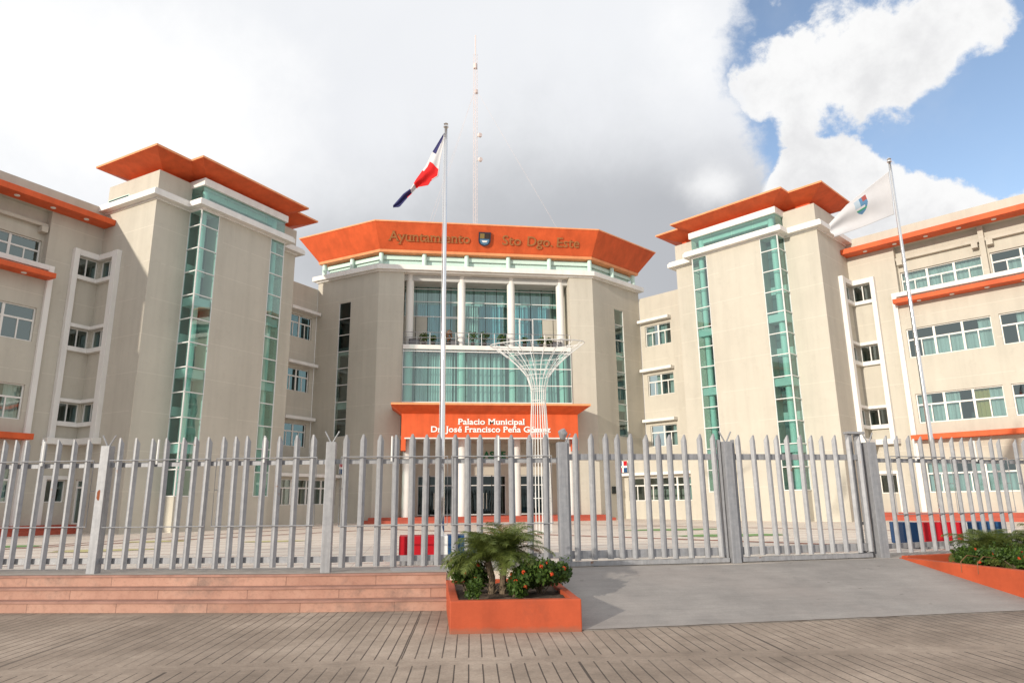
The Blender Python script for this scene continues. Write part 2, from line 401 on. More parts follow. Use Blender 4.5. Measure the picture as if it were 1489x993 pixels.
def tag(o, label=None, cat=None, group=None, kind=None):
    if label: o['label'] = label
    if cat: o['category'] = cat
    if group: o['group'] = group
    if kind: o['kind'] = kind
    return o
def empty(name, loc, rz=0):
    o = bpy.data.objects.new(name, None); col.objects.link(o); o.location = loc; o.rotation_euler.z = rz
    o.empty_display_size = 0.3
    return o
def copy_tree(o, parent=None):
    c = o.copy(); col.objects.link(c); c.parent = parent
    for ch in list(o.children): copy_tree(ch, c)
    return c

# a wall's own frame: t runs along it, o outwards, z up. side mirrors the half plan in x
SHR = random.Random(99)
class Fr:
    def __init__(self, P0, d, n, side=1):
        self.P, self.d, self.n, self.s = P0, d, n, side
    def pt(self, t, o, z):
        return (self.s * (self.P[0] + self.d[0] * t + self.n[0] * o), self.P[1] + self.d[1] * t + self.n[1] * o, z)
    def xy(self, t, o): return self.pt(t, o, 0)[:2]
    def box(self, mb, t0, t1, o0, o1, z0, z1, m):
        mb.hexa([self.pt(t0, o0, z0), self.pt(t1, o0, z0), self.pt(t1, o1, z0), self.pt(t0, o1, z0),
                 self.pt(t0, o0, z1), self.pt(t1, o0, z1), self.pt(t1, o1, z1), self.pt(t0, o1, z1)], m)
    def sheet(self, mb, t0, t1, o, z0, z1, m):      # panes sit a few millimetres out of true
        j = [SHR.uniform(-0.006, 0.006) for _ in range(3)]
        mb.face([self.pt(t0, o + j[0], z0), self.pt(t1, o + j[1], z0), self.pt(t1, o + j[2], z1), self.pt(t0, o + j[0] + j[2] - j[1], z1)], m)

def wall_open(fr, mb, t0, t1, z0, z1, holes, m, o1=0.0, th=0.3):
    """slab of wall with rectangular openings (ta, tb, za, zb)"""
    ts = sorted({t0, t1, *[h[0] for h in holes], *[h[1] for h in holes]})
    ts = [t for t in ts if t0 <= t <= t1]
    for a, b in zip(ts, ts[1:]):
        if b - a < 1e-4: continue
        mid = (a + b) / 2
        cuts = sorted((h[2], h[3]) for h in holes if h[0] < mid < h[1])
        z = z0
        for ca, cb in cuts:
            if ca > z: fr.box(mb, a, b, o1 - th, o1, z, ca, m)
            z = max(z, cb)
        if z < z1: fr.box(mb, a, b, o1 - th, o1, z, z1, m)

def offset_poly(P, o):
    """P counter-clockwise; positive o = outwards"""
    n = len(P); out = []
    for i in range(n):
        a, b, c = Vector(P[i - 1]), Vector(P[i]), Vector(P[(i + 1) % n])
        d1 = (b - a).normalized(); d2 = (c - b).normalized()
        n1 = Vector((d1.y, -d1.x)); n2 = Vector((d2.y, -d2.x))
        k = 1 + n1.dot(n2)
        out.append(tuple(b + (n1 + n2) * (o / k)))
    return out
def ccw(P):
    A = sum(P[i - 1][0] * P[i][1] - P[i][0] * P[i - 1][1] for i in range(len(P)))
    return P if A > 0 else P[::-1]

# ------------------------------------------------------------------ text
def add_serifs(me, size, extrude):
    """small slabs on every straight stroke end at the baseline, x-height and cap height"""
    bm = bmesh.new(); bm.from_mesh(me); bars = []
    for e in bm.edges:
        a, b = e.verts[0].co, e.verts[1].co
        if abs(a.z - b.z) > 1e-4 or a.z < 0 or abs(a.y - b.y) > size * 0.004: continue
        L = abs(a.x - b.x)
        if not (size * 0.05 < L < size * 0.22): continue
        side = [f for f in e.link_faces if abs(f.normal.y) > 0.9]
        if not side: continue
        up = side[0].normal.y > 0; x0, x1 = min(a.x, b.x), max(a.x, b.x); y = (a.y + b.y) / 2
        p = size * 0.055; t = size * 0.05
        if up and y < size * 0.40: continue
        if not up and y > size * 0.06: continue
        bars.append((x0 - p, x1 + p, y - t if up else y, y if up else y + t))
    for x0, x1, y0, y1 in bars:
        vs = [bm.verts.new((x, y, z)) for z in (-extrude, extrude + 0.002) for x, y in ((x0, y0), (x1, y0), (x1, y1), (x0, y1))]
        for f in ((0, 3, 2, 1), (4, 5, 6, 7), (0, 1, 5, 4), (1, 2, 6, 5), (2, 3, 7, 6), (3, 0, 4, 7)): bm.faces.new([vs[i] for i in f])
    bm.to_mesh(me); bm.free()
def text_mesh(name, s, size, mat, parent, mtx, extrude=0.03, bold=0.0, space=1.0, align='CENTER', width=None):
    cu = bpy.data.curves.new(name, 'FONT'); cu.body = s; cu.size = size; cu.extrude = extrude; cu.offset = bold
    cu.space_character = space; cu.align_x = align; cu.resolution_u = 3
    ob = bpy.data.objects.new(name + '_tmp', cu); col.objects.link(ob)
    dg = bpy.context.evaluated_depsgraph_get(); dg.update()
    me = bpy.data.meshes.new_from_object(ob.evaluated_get(dg))
    col.objects.unlink(ob); bpy.data.objects.remove(ob)
    if name != 'green_sign': add_serifs(me, size, extrude)
    xs = [v.co.x for v in me.vertices]
    cx = (min(xs) + max(xs)) / 2; w = max(xs) - min(xs)
    k = width / w if width else 1
    for v in me.vertices: v.co.x = (v.co.x - cx) * k
    me.transform(mtx)
    me.materials.clear(); me.materials.append(mat)
    me.name = name
    o = bpy.data.objects.new(name, me); col.objects.link(o); o.parent = parent
    return o

# serif capitals and lower case: small slabs added at the stroke feet
def upright(x, y, z): return Matrix.Translation((x, y, z)) @ Matrix.Rotation(R(90), 4, 'X')

# ================================================================== SETTING
PZ = 0.555                       # plaza level
a36 = R(36)
W = (math.sin(a36), -math.cos(a36))           # along the wings, away from the centre and forwards
NF = (-math.cos(a36), -math.sin(a36))         # wing / tower front normal (right half)
NW = (-W[0], -W[1]); NNF = (-NF[0], -NF[1])

g = MB(); g.box(-400, 400, -60, 900, -1.2, -0.06, M['earth'])
tag(g.build('ground'), kind='structure')
g = MB(); g.box(-40, 40, -12, 16.5, -0.05, 0.0, M['sidewalk'])
tag(g.build('sidewalk'), kind='structure')

# plaza slab, its front edge following the stair head and the gate line
front = [(-30.0, 17.6), (-16.0, 14.75), (-11.54, 14.02), (-6.9, 13.05), (-3.9, 12.66), (-1.95, 12.72), (1.4, 12.80), (5.1, 13.02), (9.6, 14.0), (18, 16.2), (40, 20.0)]
poly = front + [(60, 110), (-60, 110), (-60, 26)]
g = MB(); g.prism(poly, 0.02, PZ, M['plaza']); tag(g.build('plaza'), kind='structure')
# strip of small grey pavers along the front edge of the plaza
g = MB()
for (x0, y0), (x1, y1) in zip(front[:-1], front[1:]):
    g.face([(x0, y0 + 0.01, PZ + 0.004), (x1, y1 + 0.01, PZ + 0.004), (x1, y1 + 1.15, PZ + 0.004), (x0, y0 + 1.15, PZ + 0.004)], M['paver'])
tag(g.build('pavement'), kind='structure')
# red tile bands laid across the plaza
def band(mb, p, q, w, m, z):
    p, q = Vector(p), Vector(q); d = (q - p).normalized(); n = Vector((-d.y, d.x)) * w / 2
    mb.face([(*(p - n), z), (*(q - n), z), (*(q + n), z), (*(p + n), z)], m)
g = MB()
band(g, (-6.0, 33.5), (7.5, 15.8), 0.34, M['red_line'], PZ + 0.008)
band(g, (-5.5, 33.5), (-19.5, 19.5), 0.30, M['red_line'], PZ + 0.008)
band(g, (2.0, 37.5), (13.0, 23.5), 0.22, M['red_line'], PZ + 0.008)
band(g, (-9.0, 37.0), (-16.5, 23.5), 0.22, M['red_line'], PZ + 0.008)
tag(g.build('plaza_tile_bands'), kind='structure')
g = MB()
def blot(mb, cx, cy, rx, ry, m, z, seed):
    rnd = random.Random(seed); n = 26
    mb.face([(cx + rx * math.cos(2 * math.pi * i / n) * rnd.uniform(0.6, 1.1), cy + ry * math.sin(2 * math.pi * i / n) * rnd.uniform(0.6, 1.1), z) for i in range(n)], m)
blot(g, 5.9, 22.5, 2.3, 0.9, M['grass'], PZ + 0.012, 1)
blot(g, 5.8, 27.5, 2.6, 0.8, M['grass'], PZ + 0.012, 2)
blot(g, -17.2, 24.0, 1.4, 0.8, M['grass'], PZ + 0.012, 3)
blot(g, -13.0, 25.5, 1.3, 0.6, M['yellow_paint'], PZ + 0.012, 4)
blot(g, -13.0, 21.0, 1.5, 0.6, M['yellow_paint'], PZ + 0.012, 5)
blot(g, -9.0, 24.2, 1.2, 0.5, M['yellow_paint'], PZ + 0.012, 6)
tag(g.build('plaza_ground_markings'), kind='structure')

# vehicle ramp
g = MB()
fl, fr_, bl, br = (-2.17, 9.86), (5.56, 10.10), (-1.95, 12.715), (5.16, 13.015)
NX = 10
g.hexa([(fl[0], fl[1], -0.04), (fr_[0], fr_[1], -0.04), (br[0], br[1], -0.04), (bl[0], bl[1], -0.04),
        (fl[0], fl[1], 0.012), (fr_[0], fr_[1], 0.012), (br[0], br[1], PZ + 0.006), (bl[0], bl[1], PZ + 0.006)], M['ramp'])
tag(g.build('ramp'), kind='structure')

# ragged joint where the ramp slab meets the grooved pavement
g = MB(); prev = None; rnd = random.Random(21)
for k in range(121):
    x = -2.17 + 7.73 * k / 120; y = 9.86 + 0.24 * k / 120 + 0.018 * noise.noise(Vector((x * 2.2, 0, 5))) - 0.006; wd = 0.008 + 0.016 * abs(noise.noise(Vector((x * 4, 3, 1))))
    if prev: g.face([(prev[0], prev[1] - prev[2], 0.016), (x, y - wd, 0.016), (x, y + wd, 0.018), (prev[0], prev[1] + prev[2], 0.018)], M['soil'])
    prev = (x, y, wd)
tag(g.build('ramp_joint', recalc=False), kind='structure')

# ================================================================== MUNICIPAL BUILDING
B = empty('municipal_building', (0, 46, PZ))
tag(B, 'beige municipal palace with orange flared roofs and two angled wings behind the fence', 'building')
O = (0, 46, PZ)
def part(mb, name, parent, **k): return mb.build(name, parent, O, **k)

# ---------------- windows (three-module and others), one mesh each
def window(fr, parent, t0, t1, z0, z1, mods, trans=None, halves=2, curtain=0.5, seed=0, name='window', gl='glass_green', fm=0.055, yel=None, inset=0.1):
    rnd = random.Random(seed); mb = MB(); wh = M['white']
    o0, o1 = -inset - 0.07, -inset
    fr.box(mb, t0, t1, o0, o1, z0, z0 + fm, wh); fr.box(mb, t0, t1, o0, o1, z1 - fm, z1, wh)
    fr.box(mb, t0, t0 + fm, o0, o1, z0 + fm, z1 - fm, wh); fr.box(mb, t1 - fm, t1, o0, o1, z0 + fm, z1 - fm, wh)
    wmod = (t1 - t0) / mods
    for i in range(mods):
        a = t0 + i * wmod; b = a + wmod
        if i: fr.box(mb, a - 0.055, a + 0.055, o0, o1 + 0.002, z0 + fm, z1 - fm, wh)
        zt = z0 + (z1 - z0) * trans if trans else z1
        if trans: fr.box(mb, a + 0.05, b - 0.05, o0 + 0.004, o1 - 0.004, zt - 0.04, zt + 0.04, wh)
        for h in range(1, halves):
            x = a + (b - a) * h / halves
            fr.box(mb, x - 0.028, x + 0.028, o0 + 0.01, o1 - 0.01, z0 + fm, zt - 0.03 if trans else z1 - fm, wh)
    zt_ = z0 + (z1 - z0) * trans if trans else z1 - fm
    for i in range(mods):
        a = t0 + fm * (i == 0) + i * wmod; b = t0 + (i + 1) * wmod - fm * (i == mods - 1)
        if trans: fr.sheet(mb, a, b, -inset - 0.045, zt_, z1 - fm, M[gl])
        for h in range(halves): fr.sheet(mb, a + (b - a) * h / halves, a + (b - a) * (h + 1) / halves, -inset - 0.045, z0 + fm, zt_, M[gl])
    # curtains hanging inside
    nseg = mods * halves
    for i in range(nseg):
        if rnd.random() > curtain and not (yel == i): continue
        a = t0 + (t1 - t0) * i / nseg; b = t0 + (t1 - t0) * (i + 1) / nseg
        cm = M['yellow_curtain'] if yel == i else M['curtain']
        k = 10; prev = None
        zt = z1 if rnd.random() < 0.7 or yel == i else z0 + (z1 - z0) * 0.62
        for j in range(k + 1):
            t = a + (b - a) * j / k; o = -inset - 0.30 + 0.035 * math.sin(j * 2.1 + seed)
            if prev: mb.face([fr.pt(prev[0], prev[1], z0), fr.pt(t, o, z0), fr.pt(t, o, zt), fr.pt(prev[0], prev[1], zt)], cm)
            prev = (t, o)
    return part(mb, name, parent, recalc=False)

# ---------------- strip of stacked panes
def glass_strip(frs, parent, zs, name, gl='glass', rail=0.05):
    """frs: list of (frame, t0, t1, o) planes meeting at corners"""
    mb = MB()
    for fr, t0, t1, o in frs:
        for k, (za, zb) in enumerate(zip(zs, zs[1:])):
            fr.sheet(mb, t0 + 0.02, t1 - 0.02, o - 0.012, za, zb, M[gl])
        for z in zs:
            fr.box(mb, t0, t1, o - 0.05, o + 0.025, z - rail / 2, z + rail / 2, M['white_metal'])
        fr.box(mb, t0, t0 + 0.035, o - 0.05, o + 0.02, zs[0], zs[-1], M['white_metal'])
        fr.box(mb, t1 - 0.035, t1, o - 0.05, o + 0.018, zs[0], zs[-1], M['white_metal'])
    return part(mb, name, parent, recalc=False)

ZF = [PZ, 4.55, 8.11, 11.67, 15.23]         # floor levels

def cyl(mb, x, y, z0, z1, r, m, n=20):
    mb.prism([(x + r * math.cos(2 * math.pi * i / n), y + r * math.sin(2 * math.pi * i / n)) for i in range(n)], z0, z1, m)

# ================ stair towers
def tower(s):
    IC = (20.4, 35.0); TC = (IC[0] + NF[0] * 4, IC[1] + NF[1] * 4)
    F = Fr(TC, NW, NF, s)                 # main front, t 0..9
    S = Fr(IC, NF, W, s)                  # outer side face, t 0 (inner corner) .. 4
    mb = MB()
    # front wall: openings where the bay's glass returns to it are kept closed by the bay itself
    strip_z = (2.15, 16.2)
    wall_open(F, mb, 0.3, 9, PZ, 16.2, [], M['wall'], 0.0, 0.3)
    # outer side wall, with the openings of the corner window frame
    vo = [(0.12, 1.32, 12.69, 13.64), (0.12, 1.32, 9.17, 10.07), (0.12, 1.32, 5.59, 6.48), (0.35, 1.2, 0.95, 2.95)]
    wall_open(S, mb, 0.0, 4.0, PZ, 16.2, vo, M['wall'], 0.0, 0.3)
    S.box(mb, -4.2, 0.0, -0.3, -0.0, PZ, 16.2, M['wall'])
    F.box(mb, 8.7, 9.0, -8.0, -0.3, PZ, 16.2, M['wall'])
    F.box(mb, 0.3, 8.7, -8.2, -8.0, PZ, 16.2, M['wall'])
    F.box(mb, 0.3, 8.7, -8.0, -0.3, 16.0, 16.2, M['wall'])
    # parapet box above the cornice
    F.box(mb, 0.0, 1.85, -4.0, 0.0, 16.6, 17.72, M['wall'])
    F.box(mb, 7.3, 9.0, -4.0, 0.0, 16.6, 17.72, M['wall'])
    F.box(mb, 1.85, 7.3, -4.0, -0.6, 16.6, 17.72, M['wall'])
    # bay: solid middle panel standing 0.9 m proud, hollow corners
    F.box(mb, 1.85 + 1.05, 7.3 - 1.0, 0.0, 0.9, 0.56, 16.2, M['wall'])
    F.box(mb, 1.85, 1.85 + 1.05, 0.0, 0.9, PZ, 2.12, M['wall'])
    F.box(mb, 7.3 - 1.0, 7.3, 0.0, 0.9, PZ, 2.12, M['wall'])
    T = part(mb, 'stair_tower', B)
    tag(T, label=('left' if s < 0 else 'right') + ' stair tower with orange roof and teal glass corner strips')
    # cornice
    mb = MB()
    op = ccw([F.xy(*p) for p in ((0, 0), (1.85, 0), (1.85, 0.9), (7.3, 0.9), (7.3, 0), (9, 0), (9, -4.15), (0, -4.15))])
    rp_ = ccw([F.xy(*p) for p in ((0, 0), (1.85, 0), (1.85, 0.9), (7.3, 0.9), (7.3, 0), (9, 0), (9, -3.1), (0, -3.1))])
    mb.prism(offset_poly(op, 0.40), 16.24, 16.50, M['white'])
    mb.prism(offset_poly(op, 0.33), 16.50, 16.60, M['white'])
    mb.prism(offset_poly(op, 0.08), 16.16, 16.24, M['white'])
    part(mb, 'cornice', T, bevel=0.012)
    # glass band and white band above
    mb = MB()
    F.box(mb, 1.78, 7.37, -0.55, 1.0, 17.45, 17.83, M['white'])
    part(mb, 'white_band', T, bevel=0.01)
    mb = MB()
    for k in range(4):
        a = 1.87 + k * (7.28 - 1.87) / 4; b = 1.87 + (k + 1) * (7.28 - 1.87) / 4
        F.sheet(mb, a + 0.012, b - 0.012, 0.86, 16.6, 17.45, M['glass'])
    for t in (1.87, 7.28):
        mb.face([F.pt(t, 0.0, 16.6), F.pt(t, 0.86, 16.6), F.pt(t, 0.86, 17.45), F.pt(t, 0.0, 17.45)], M['glass'])
    F.box(mb, 1.95, 7.2, -0.5, -0.44, 16.6, 17.45, M['interior_pale'])
    F.box(mb, 2.3, 6.9, 0.30, 0.48, 17.12, 17.44, M['teal'])
    for t in (2.35, 6.85):
        x, y = F.xy(t, 0.4); cyl(mb, x, y, 16.6, 17.45, 0.17, M['teal'])
    part(mb, 'glass_band', T, recalc=False)
    # low glazed slit at the back corner of the parapet box
    mb = MB(); S.box(mb, 0.05, 1.75, 0.0, 0.012, 16.62, 16.96, M['teal']); S.box(mb, 0.1, 1.7, 0.012, 0.018, 16.66, 16.92, M['glass_dark']); part(mb, 'louvre', T)
    # roof
    mb = MB()
    inner = offset_poly(rp_, -0.35); outer = offset_poly(rp_, 0.85)
    mb.loft(inner, 17.70, inner, 17.95, M['orange'])
    mb.loft(inner, 17.95, outer, 18.40, M['orange'])
    mb.loft(outer, 18.40, outer, 18.50, M['orange_trim'], cap1=True)
    part(mb, 'roof', T, recalc=False)
    # glazed corner strips: near and far
    zs = [2.15 + 1.2 * k for k in range(12)] + [16.16]
    R1 = Fr(F.xy(1.85, 0) if s > 0 else (-F.xy(1.85, 0)[0], F.xy(1.85, 0)[1]), NF, W, s)        # return at the near side
    R2 = Fr(F.xy(7.3, 0) if s > 0 else (-F.xy(7.3, 0)[0], F.xy(7.3, 0)[1]), NF, NW, s)
    glass_strip([(F, 1.85, 2.90, 0.9), (R1, 0.0, 0.9, 0.0)], T, zs, 'glass_strip')
    glass_strip([(F, 6.30, 7.30, 0.9), (R2, 0.0, 0.9, 0.0)], T, zs, 'glass_strip')
    # what stands behind the glass
    mb = MB()
    for t in (2.28, 6.90):
        x, y = F.xy(t, 0.45); cyl(mb, x, y, 2.12, 16.16, 0.17, M['teal'])
    for t0, t1 in ((1.9, 2.88), (6.32, 7.26)):
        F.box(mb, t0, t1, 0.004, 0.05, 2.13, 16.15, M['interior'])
        for z in ZF[1:4]:
            F.box(mb, t0, t1, 0.05, 0.80, z - 0.45, z - 0.02, M['interior_pale'])
            F.box(mb, t0, t1, 0.05, 0.12, z + 1.3, z + 1.75, M['interior_pale'])
    part(mb, 'interior_column', T)
    return T

# ================ wings
WL = 17.65
def wing(s):
    IC = (20.4, 35.0)
    F = Fr(IC, W, NF, s)
    mb = MB(); holes = []
    groups = [(2.55, 6.46), (6.80, 10.70), (11.05, 14.95)]
    rows = [(1.94, 3.50), (5.52, 7.08), (9.05, 10.64)]
    for a, b in groups:
        for z0, z1 in rows: holes.append((a, b, z0, z1))
    v = [(0.1, 1.1, 12.69, 13.64), (0.1, 1.1, 9.17, 10.07), (0.1, 1.1, 5.59, 6.48), (0.25, 1.1, 1.94, 2.93)]
    holes += v
    # storeys below the loggia level
    wall_open(F, mb, 0.0, WL, PZ, 12.42, [h for h in holes if h[3] < 12.4], M['wall'])
    # top storey: plain near the corner, set back 0.35 beyond the pilaster
    wall_open(F, mb, 0.0, 2.10, 12.42, 16.5, [v[0]], M['wall'])
    top = [(a + 0.02, b - 0.02, 12.70, 13.98) for a, b in groups]
    wall_open(F, mb, 2.10, WL, 12.42, 15.45, top, M['wall'], -0.38)
    F.box(mb, 2.10, WL, -0.68, 0.0, 15.45, 16.5, M['wall'])
    for a, b in zip([2.10] + [g_[1] for g_ in groups], [g_[0] for g_ in groups] + [WL]):
        F.box(mb, a + (0.0 if a == 2.10 else 0.05), b - 0.05, -0.38, -0.10 if a > 2.2 else 0.0, 12.45, 15.45, M['wall'])
    # downstand beam with its bracket blocks over each window group
    for a, b in groups:
        F.box(mb, a - 0.04, b + 0.04, -0.38, -0.13, 14.62, 14.78, M['wall'])
        F.box(mb, a + 0.02, a + 0.30, -0.38, 0.0, 14.32, 14.60, M['wall'])
        F.box(mb, b - 0.30, b - 0.02, -0.38, 0.0, 14.32, 14.60, M['wall'])
    # returns, back, roof slab, floors and a partition inside
    F.box(mb, WL - 0.3, WL, -9.0, -0.3, PZ, 12.42, M['wall']); F.box(mb, WL - 0.3, WL, -9.0, -0.68, 12.42, 16.5, M['wall'])
    F.box(mb, -3.0, WL, -9.3, -9.0, PZ, 16.5, M['wall'])
    F.box(mb, 0.05, WL - 0.3, -9.0, -0.69, 15.3, 15.6, M['wall'])
    for z in ZF[1:4]: F.box(mb, 0.05, WL - 0.3, -9.0, -0.31, z - 0.3, z, M['ceiling'])
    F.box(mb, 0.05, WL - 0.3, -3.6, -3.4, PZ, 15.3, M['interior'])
    WG = part(mb, 'wing', B)
    tag(WG, label=('left' if s < 0 else 'right') + ' office wing with rows of white framed windows and orange ledges')
    # windows
    k = 0
    for gi, (a, b) in enumerate(groups):
        for ri, (z0, z1) in enumerate(rows):
            window(F, WG, a, b, z0, z1, 3, 0.62, 2, 0.85 if s > 0 else 0.25, k + (50 if s > 0 else 90),
                   yel=4 if (s > 0 and gi == 0 and ri == 1) else None); k += 1
        Ft = Fr((IC[0] + NF[0] * -0.38, IC[1] + NF[1] * -0.38), W, NF, s)
        window(Ft, WG, a + 0.02, b - 0.02, 12.70, 13.98, 3, 0.60, 2, 0.8 if s > 0 else 0.25, k + 13, inset=0.12)
        k += 1
    # corner window frame, in both walls
    S = Fr(IC, NF, W, s)
    mb = MB(); wh = M['white']
    F.box(mb, 1.12, 1.36, 0.0, 0.24, 4.79, 13.95, wh)
    S.box(mb, 1.36, 1.74, 0.0, 0.24, 4.79, 13.95, wh)
    for z0, z1 in ((13.66, 13.95), (12.47, 12.67), (10.09, 10.26), (8.93, 9.15), (6.50, 6.66), (5.38, 5.57)):
        F.box(mb, 0.2, 1.12, 0.0, 0.20, z0, z1, wh)
        S.box(mb, 0.0, 1.36, 0.0, 0.20, z0, z1, wh)
    F.box(mb, 0.0, 1.55, 0.0, 0.45, 4.51, 4.79, wh); S.box(mb, 0.45, 1.95, 0.0, 0.45, 4.51, 4.79, wh)
    part(mb, 'corner_window_frame', WG, bevel=0.01)
    for i, (z0, z1) in enumerate(((12.69, 13.64), (9.17, 10.07), (5.59, 6.48))):
        window(F, WG, 0.1, 1.1, z0, z1, 1, None, 2, 0.1, i, inset=0.06, fm=0.04)
        window(S, WG, 0.12, 1.32, z0, z1, 1, None, 2, 0.1, i + 9, inset=0.06, fm=0.04)
    window(F, WG, 0.25, 1.1, 1.94, 2.93, 1, None, 2, 0.0, 5, inset=0.06, fm=0.04)
    window(S, WG, 0.35, 1.2, 0.95, 2.95, 1, 0.82, 1, 0.0, 3, name='door', inset=0.06, fm=0.07)
    mb = MB()   # white surround of the ground-floor window
    F.box(mb, 0.2, 1.36, 0.0, 0.12, 2.95, 3.12, wh); F.box(mb, 1.14, 1.38, 0.0, 0.121, 0.95, 2.95, wh)
    part(mb, 'white_surround', WG)
    # tall white pilaster with the sill at the top storey
    mb = MB()
    F.box(mb, 2.12, 2.36, 0.0, 0.16, 0.95, 12.74, wh)
    F.box(mb, 2.36, WL, 0.0, 0.16, 12.50, 12.74, wh)
    part(mb, 'pilaster', WG, bevel=0.01)
    # orange ledges with recessed lamps
    for z0, z1, t0, d in ((15.43, 15.72, 0.0, 0.9), (12.02, 12.26, 2.30, 0.72), (4.62, 4.88, 2.25, 0.72)):
        mb = MB(); F.box(mb, t0, WL, 0.0, d, z0, z1, M['orange'])
        L = part(mb, 'orange_ledge', WG, bevel=0.012)
        if z0 > 5:
            t = t0 + 1.2
            while t < WL - 1:
                mb = MB(); x, y = F.xy(t, d * 0.55); cyl(mb, x, y, z0 - 0.035, z0, 0.11, M['lamp'], 14)
                part(mb, 'downlight', L); t += 1.55
    # steps along the foot of the wing
    mb = MB()
    F.box(mb, -0.0, WL, 0.0, 1.15, PZ, 0.75, M['dark_red']); F.box(mb, 0.0, WL, 0.0, 0.85, 0.75, 0.95, M['dark_red'])
    part(mb, 'plinth_step', WG)
    return WG

# ================ links between central block and towers
def link(s):
    RO = (11.35, 46.05)
    F = Fr(RO, W, NF, s); mb = MB()
    hs = [(0.39, 2.50, 12.30, 13.80), (0.39, 2.50, 8.79, 10.25), (0.39, 2.50, 5.27, 6.72)]
    wall_open(F, mb, 0.0, 5.5, PZ, 15.95, hs, M['wall'])
    F.box(mb, 0.0, 5.5, -6.0, -5.7, PZ, 15.95, M['wall']); F.box(mb, 0.0, 5.5, -5.7, -0.31, 15.2, 15.4, M['wall'])
    for z in ZF[1:4]: F.box(mb, 0.05, 5.4, -5.7, -0.31, z - 0.3, z, M['ceiling'])
    F.box(mb, 0.05, 5.4, -2.6, -2.4, PZ, 15.2, M['interior'])
    # ground-floor box standing 1.8 m proud
    G = Fr((RO[0] + NF[0] * 2.7, RO[1] + NF[1] * 2.7), W, NF, s)
    gh = [(0.30, 5.15, 1.68, 3.12)]
    wall_open(G, mb, -0.2, 5.6, PZ, 4.35, gh, M['wall'])
    G.box(mb, -0.2, 0.0, -2.7, -0.3, PZ, 4.35, M['wall'])
    G.box(mb, 0.0, 5.6, -2.695, -0.3, 4.15, 4.35, M['wall'])
    LK = part(mb, 'link_block', B)
    tag(LK, label=('left' if s < 0 else 'right') + ' recessed block between central facade and stair tower')
    for i, (a, b, z0, z1) in enumerate(hs):
        window(F, LK, a, b, z0, z1, 2, 0.66, 2, 0.5 if s > 0 else 0.2, i + 21, fm=0.045, gl='glass_green' if s > 0 else 'glass_dark')
        mb = MB(); F.box(mb, a - 0.35, b + 0.12, 0.0, 0.45, z1 + 0.22, z1 + 0.42, M['white'])
        part(mb, 'window_hood', LK, bevel=0.01)
    window(G, LK, 0.30, 5.15, 1.68, 3.12, 4, 0.66, 2, 0.25, 33, fm=0.045)
    mb = MB(); G.box(mb, -0.2, 5.35, 0.0, 0.42, 3.26, 3.44, M['white']); part(mb, 'window_hood', LK, bevel=0.01)
    # small enamel national flag on the wall above the hood
    mb = MB()
    t0, t1, z0, z1 = -0.12, 0.56, 3.50, 4.22
    G.box(mb, t0, t1, 0.39, 0.43, z0, z1, M['letter_white'])
    tm, zm, c = (t0 + t1) / 2, (z0 + z1) / 2, 0.06
    G.box(mb, t0, tm - c, 0.43, 0.435, zm + c, z1, M['blue']); G.box(mb, tm + c, t1, 0.43, 0.435, zm + c, z1, M['red'])
    G.box(mb, t0, tm - c, 0.43, 0.435, z0, zm - c, M['red']); G.box(mb, tm + c, t1, 0.43, 0.435, z0, zm - c, M['blue'])
    G.box(mb, tm - 0.04, tm + 0.04, 0.435, 0.44, zm - 0.045, zm + 0.045, M['shield_green'])
    part(mb, 'flag_plaque', LK)
    return LK

for s in (-1, 1):
    tower(s); wing(s); link(s)

# ================ central block
mb = MB(); wl = M['wall']
CX = Fr((0, 43), (1, 0), (0, -1), 1)
CX.box(mb, -7.1, -5.48, -0.5, 0.0, PZ, 16.4, wl); CX.box(mb, 5.48, 7.1, -0.5, 0.0, PZ, 16.4, wl)
for x in (-5.48, 5.48):                       # cheeks of the recess
    sx = -1 if x < 0 else 1
    mb.box(min(x, x + sx * 0.4), max(x, x + sx * 0.4), 43.5, 46.2, PZ, 16.4, wl)
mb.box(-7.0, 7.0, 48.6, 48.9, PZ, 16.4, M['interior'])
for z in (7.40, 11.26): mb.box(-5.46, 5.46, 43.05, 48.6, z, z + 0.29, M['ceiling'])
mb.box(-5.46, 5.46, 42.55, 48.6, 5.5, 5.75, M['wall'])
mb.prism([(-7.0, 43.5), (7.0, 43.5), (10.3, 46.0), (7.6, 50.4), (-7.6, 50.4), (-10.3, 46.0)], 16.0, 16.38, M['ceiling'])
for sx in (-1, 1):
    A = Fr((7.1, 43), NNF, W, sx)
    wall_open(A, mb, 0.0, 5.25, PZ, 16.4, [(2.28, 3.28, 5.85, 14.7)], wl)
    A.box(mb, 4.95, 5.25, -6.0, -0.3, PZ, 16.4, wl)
    A.box(mb, 0.6, 4.95, -1.6, -1.4, PZ, 16.0, M['interior'] if sx < 0 else M['interior_pale'])  # right backing paler: the lit look inside that window is put into its colour
mb.box(-8.2, 8.2, 50.6, 50.9, PZ, 16.4, wl)
mb.box(-5.48, 5.48, 45.3, 45.6, 3.42, 5.50, wl)   # wall over the entrance doors
mb.box(-5.48, -4.9, 45.3, 45.6, PZ, 3.42, wl); mb.box(4.9, 5.48, 45.3, 45.6, PZ, 3.42, wl)
CB = part(mb, 'central_block', B)
tag(CB, label='central block with lettered orange fascia, columned balcony and entrance')
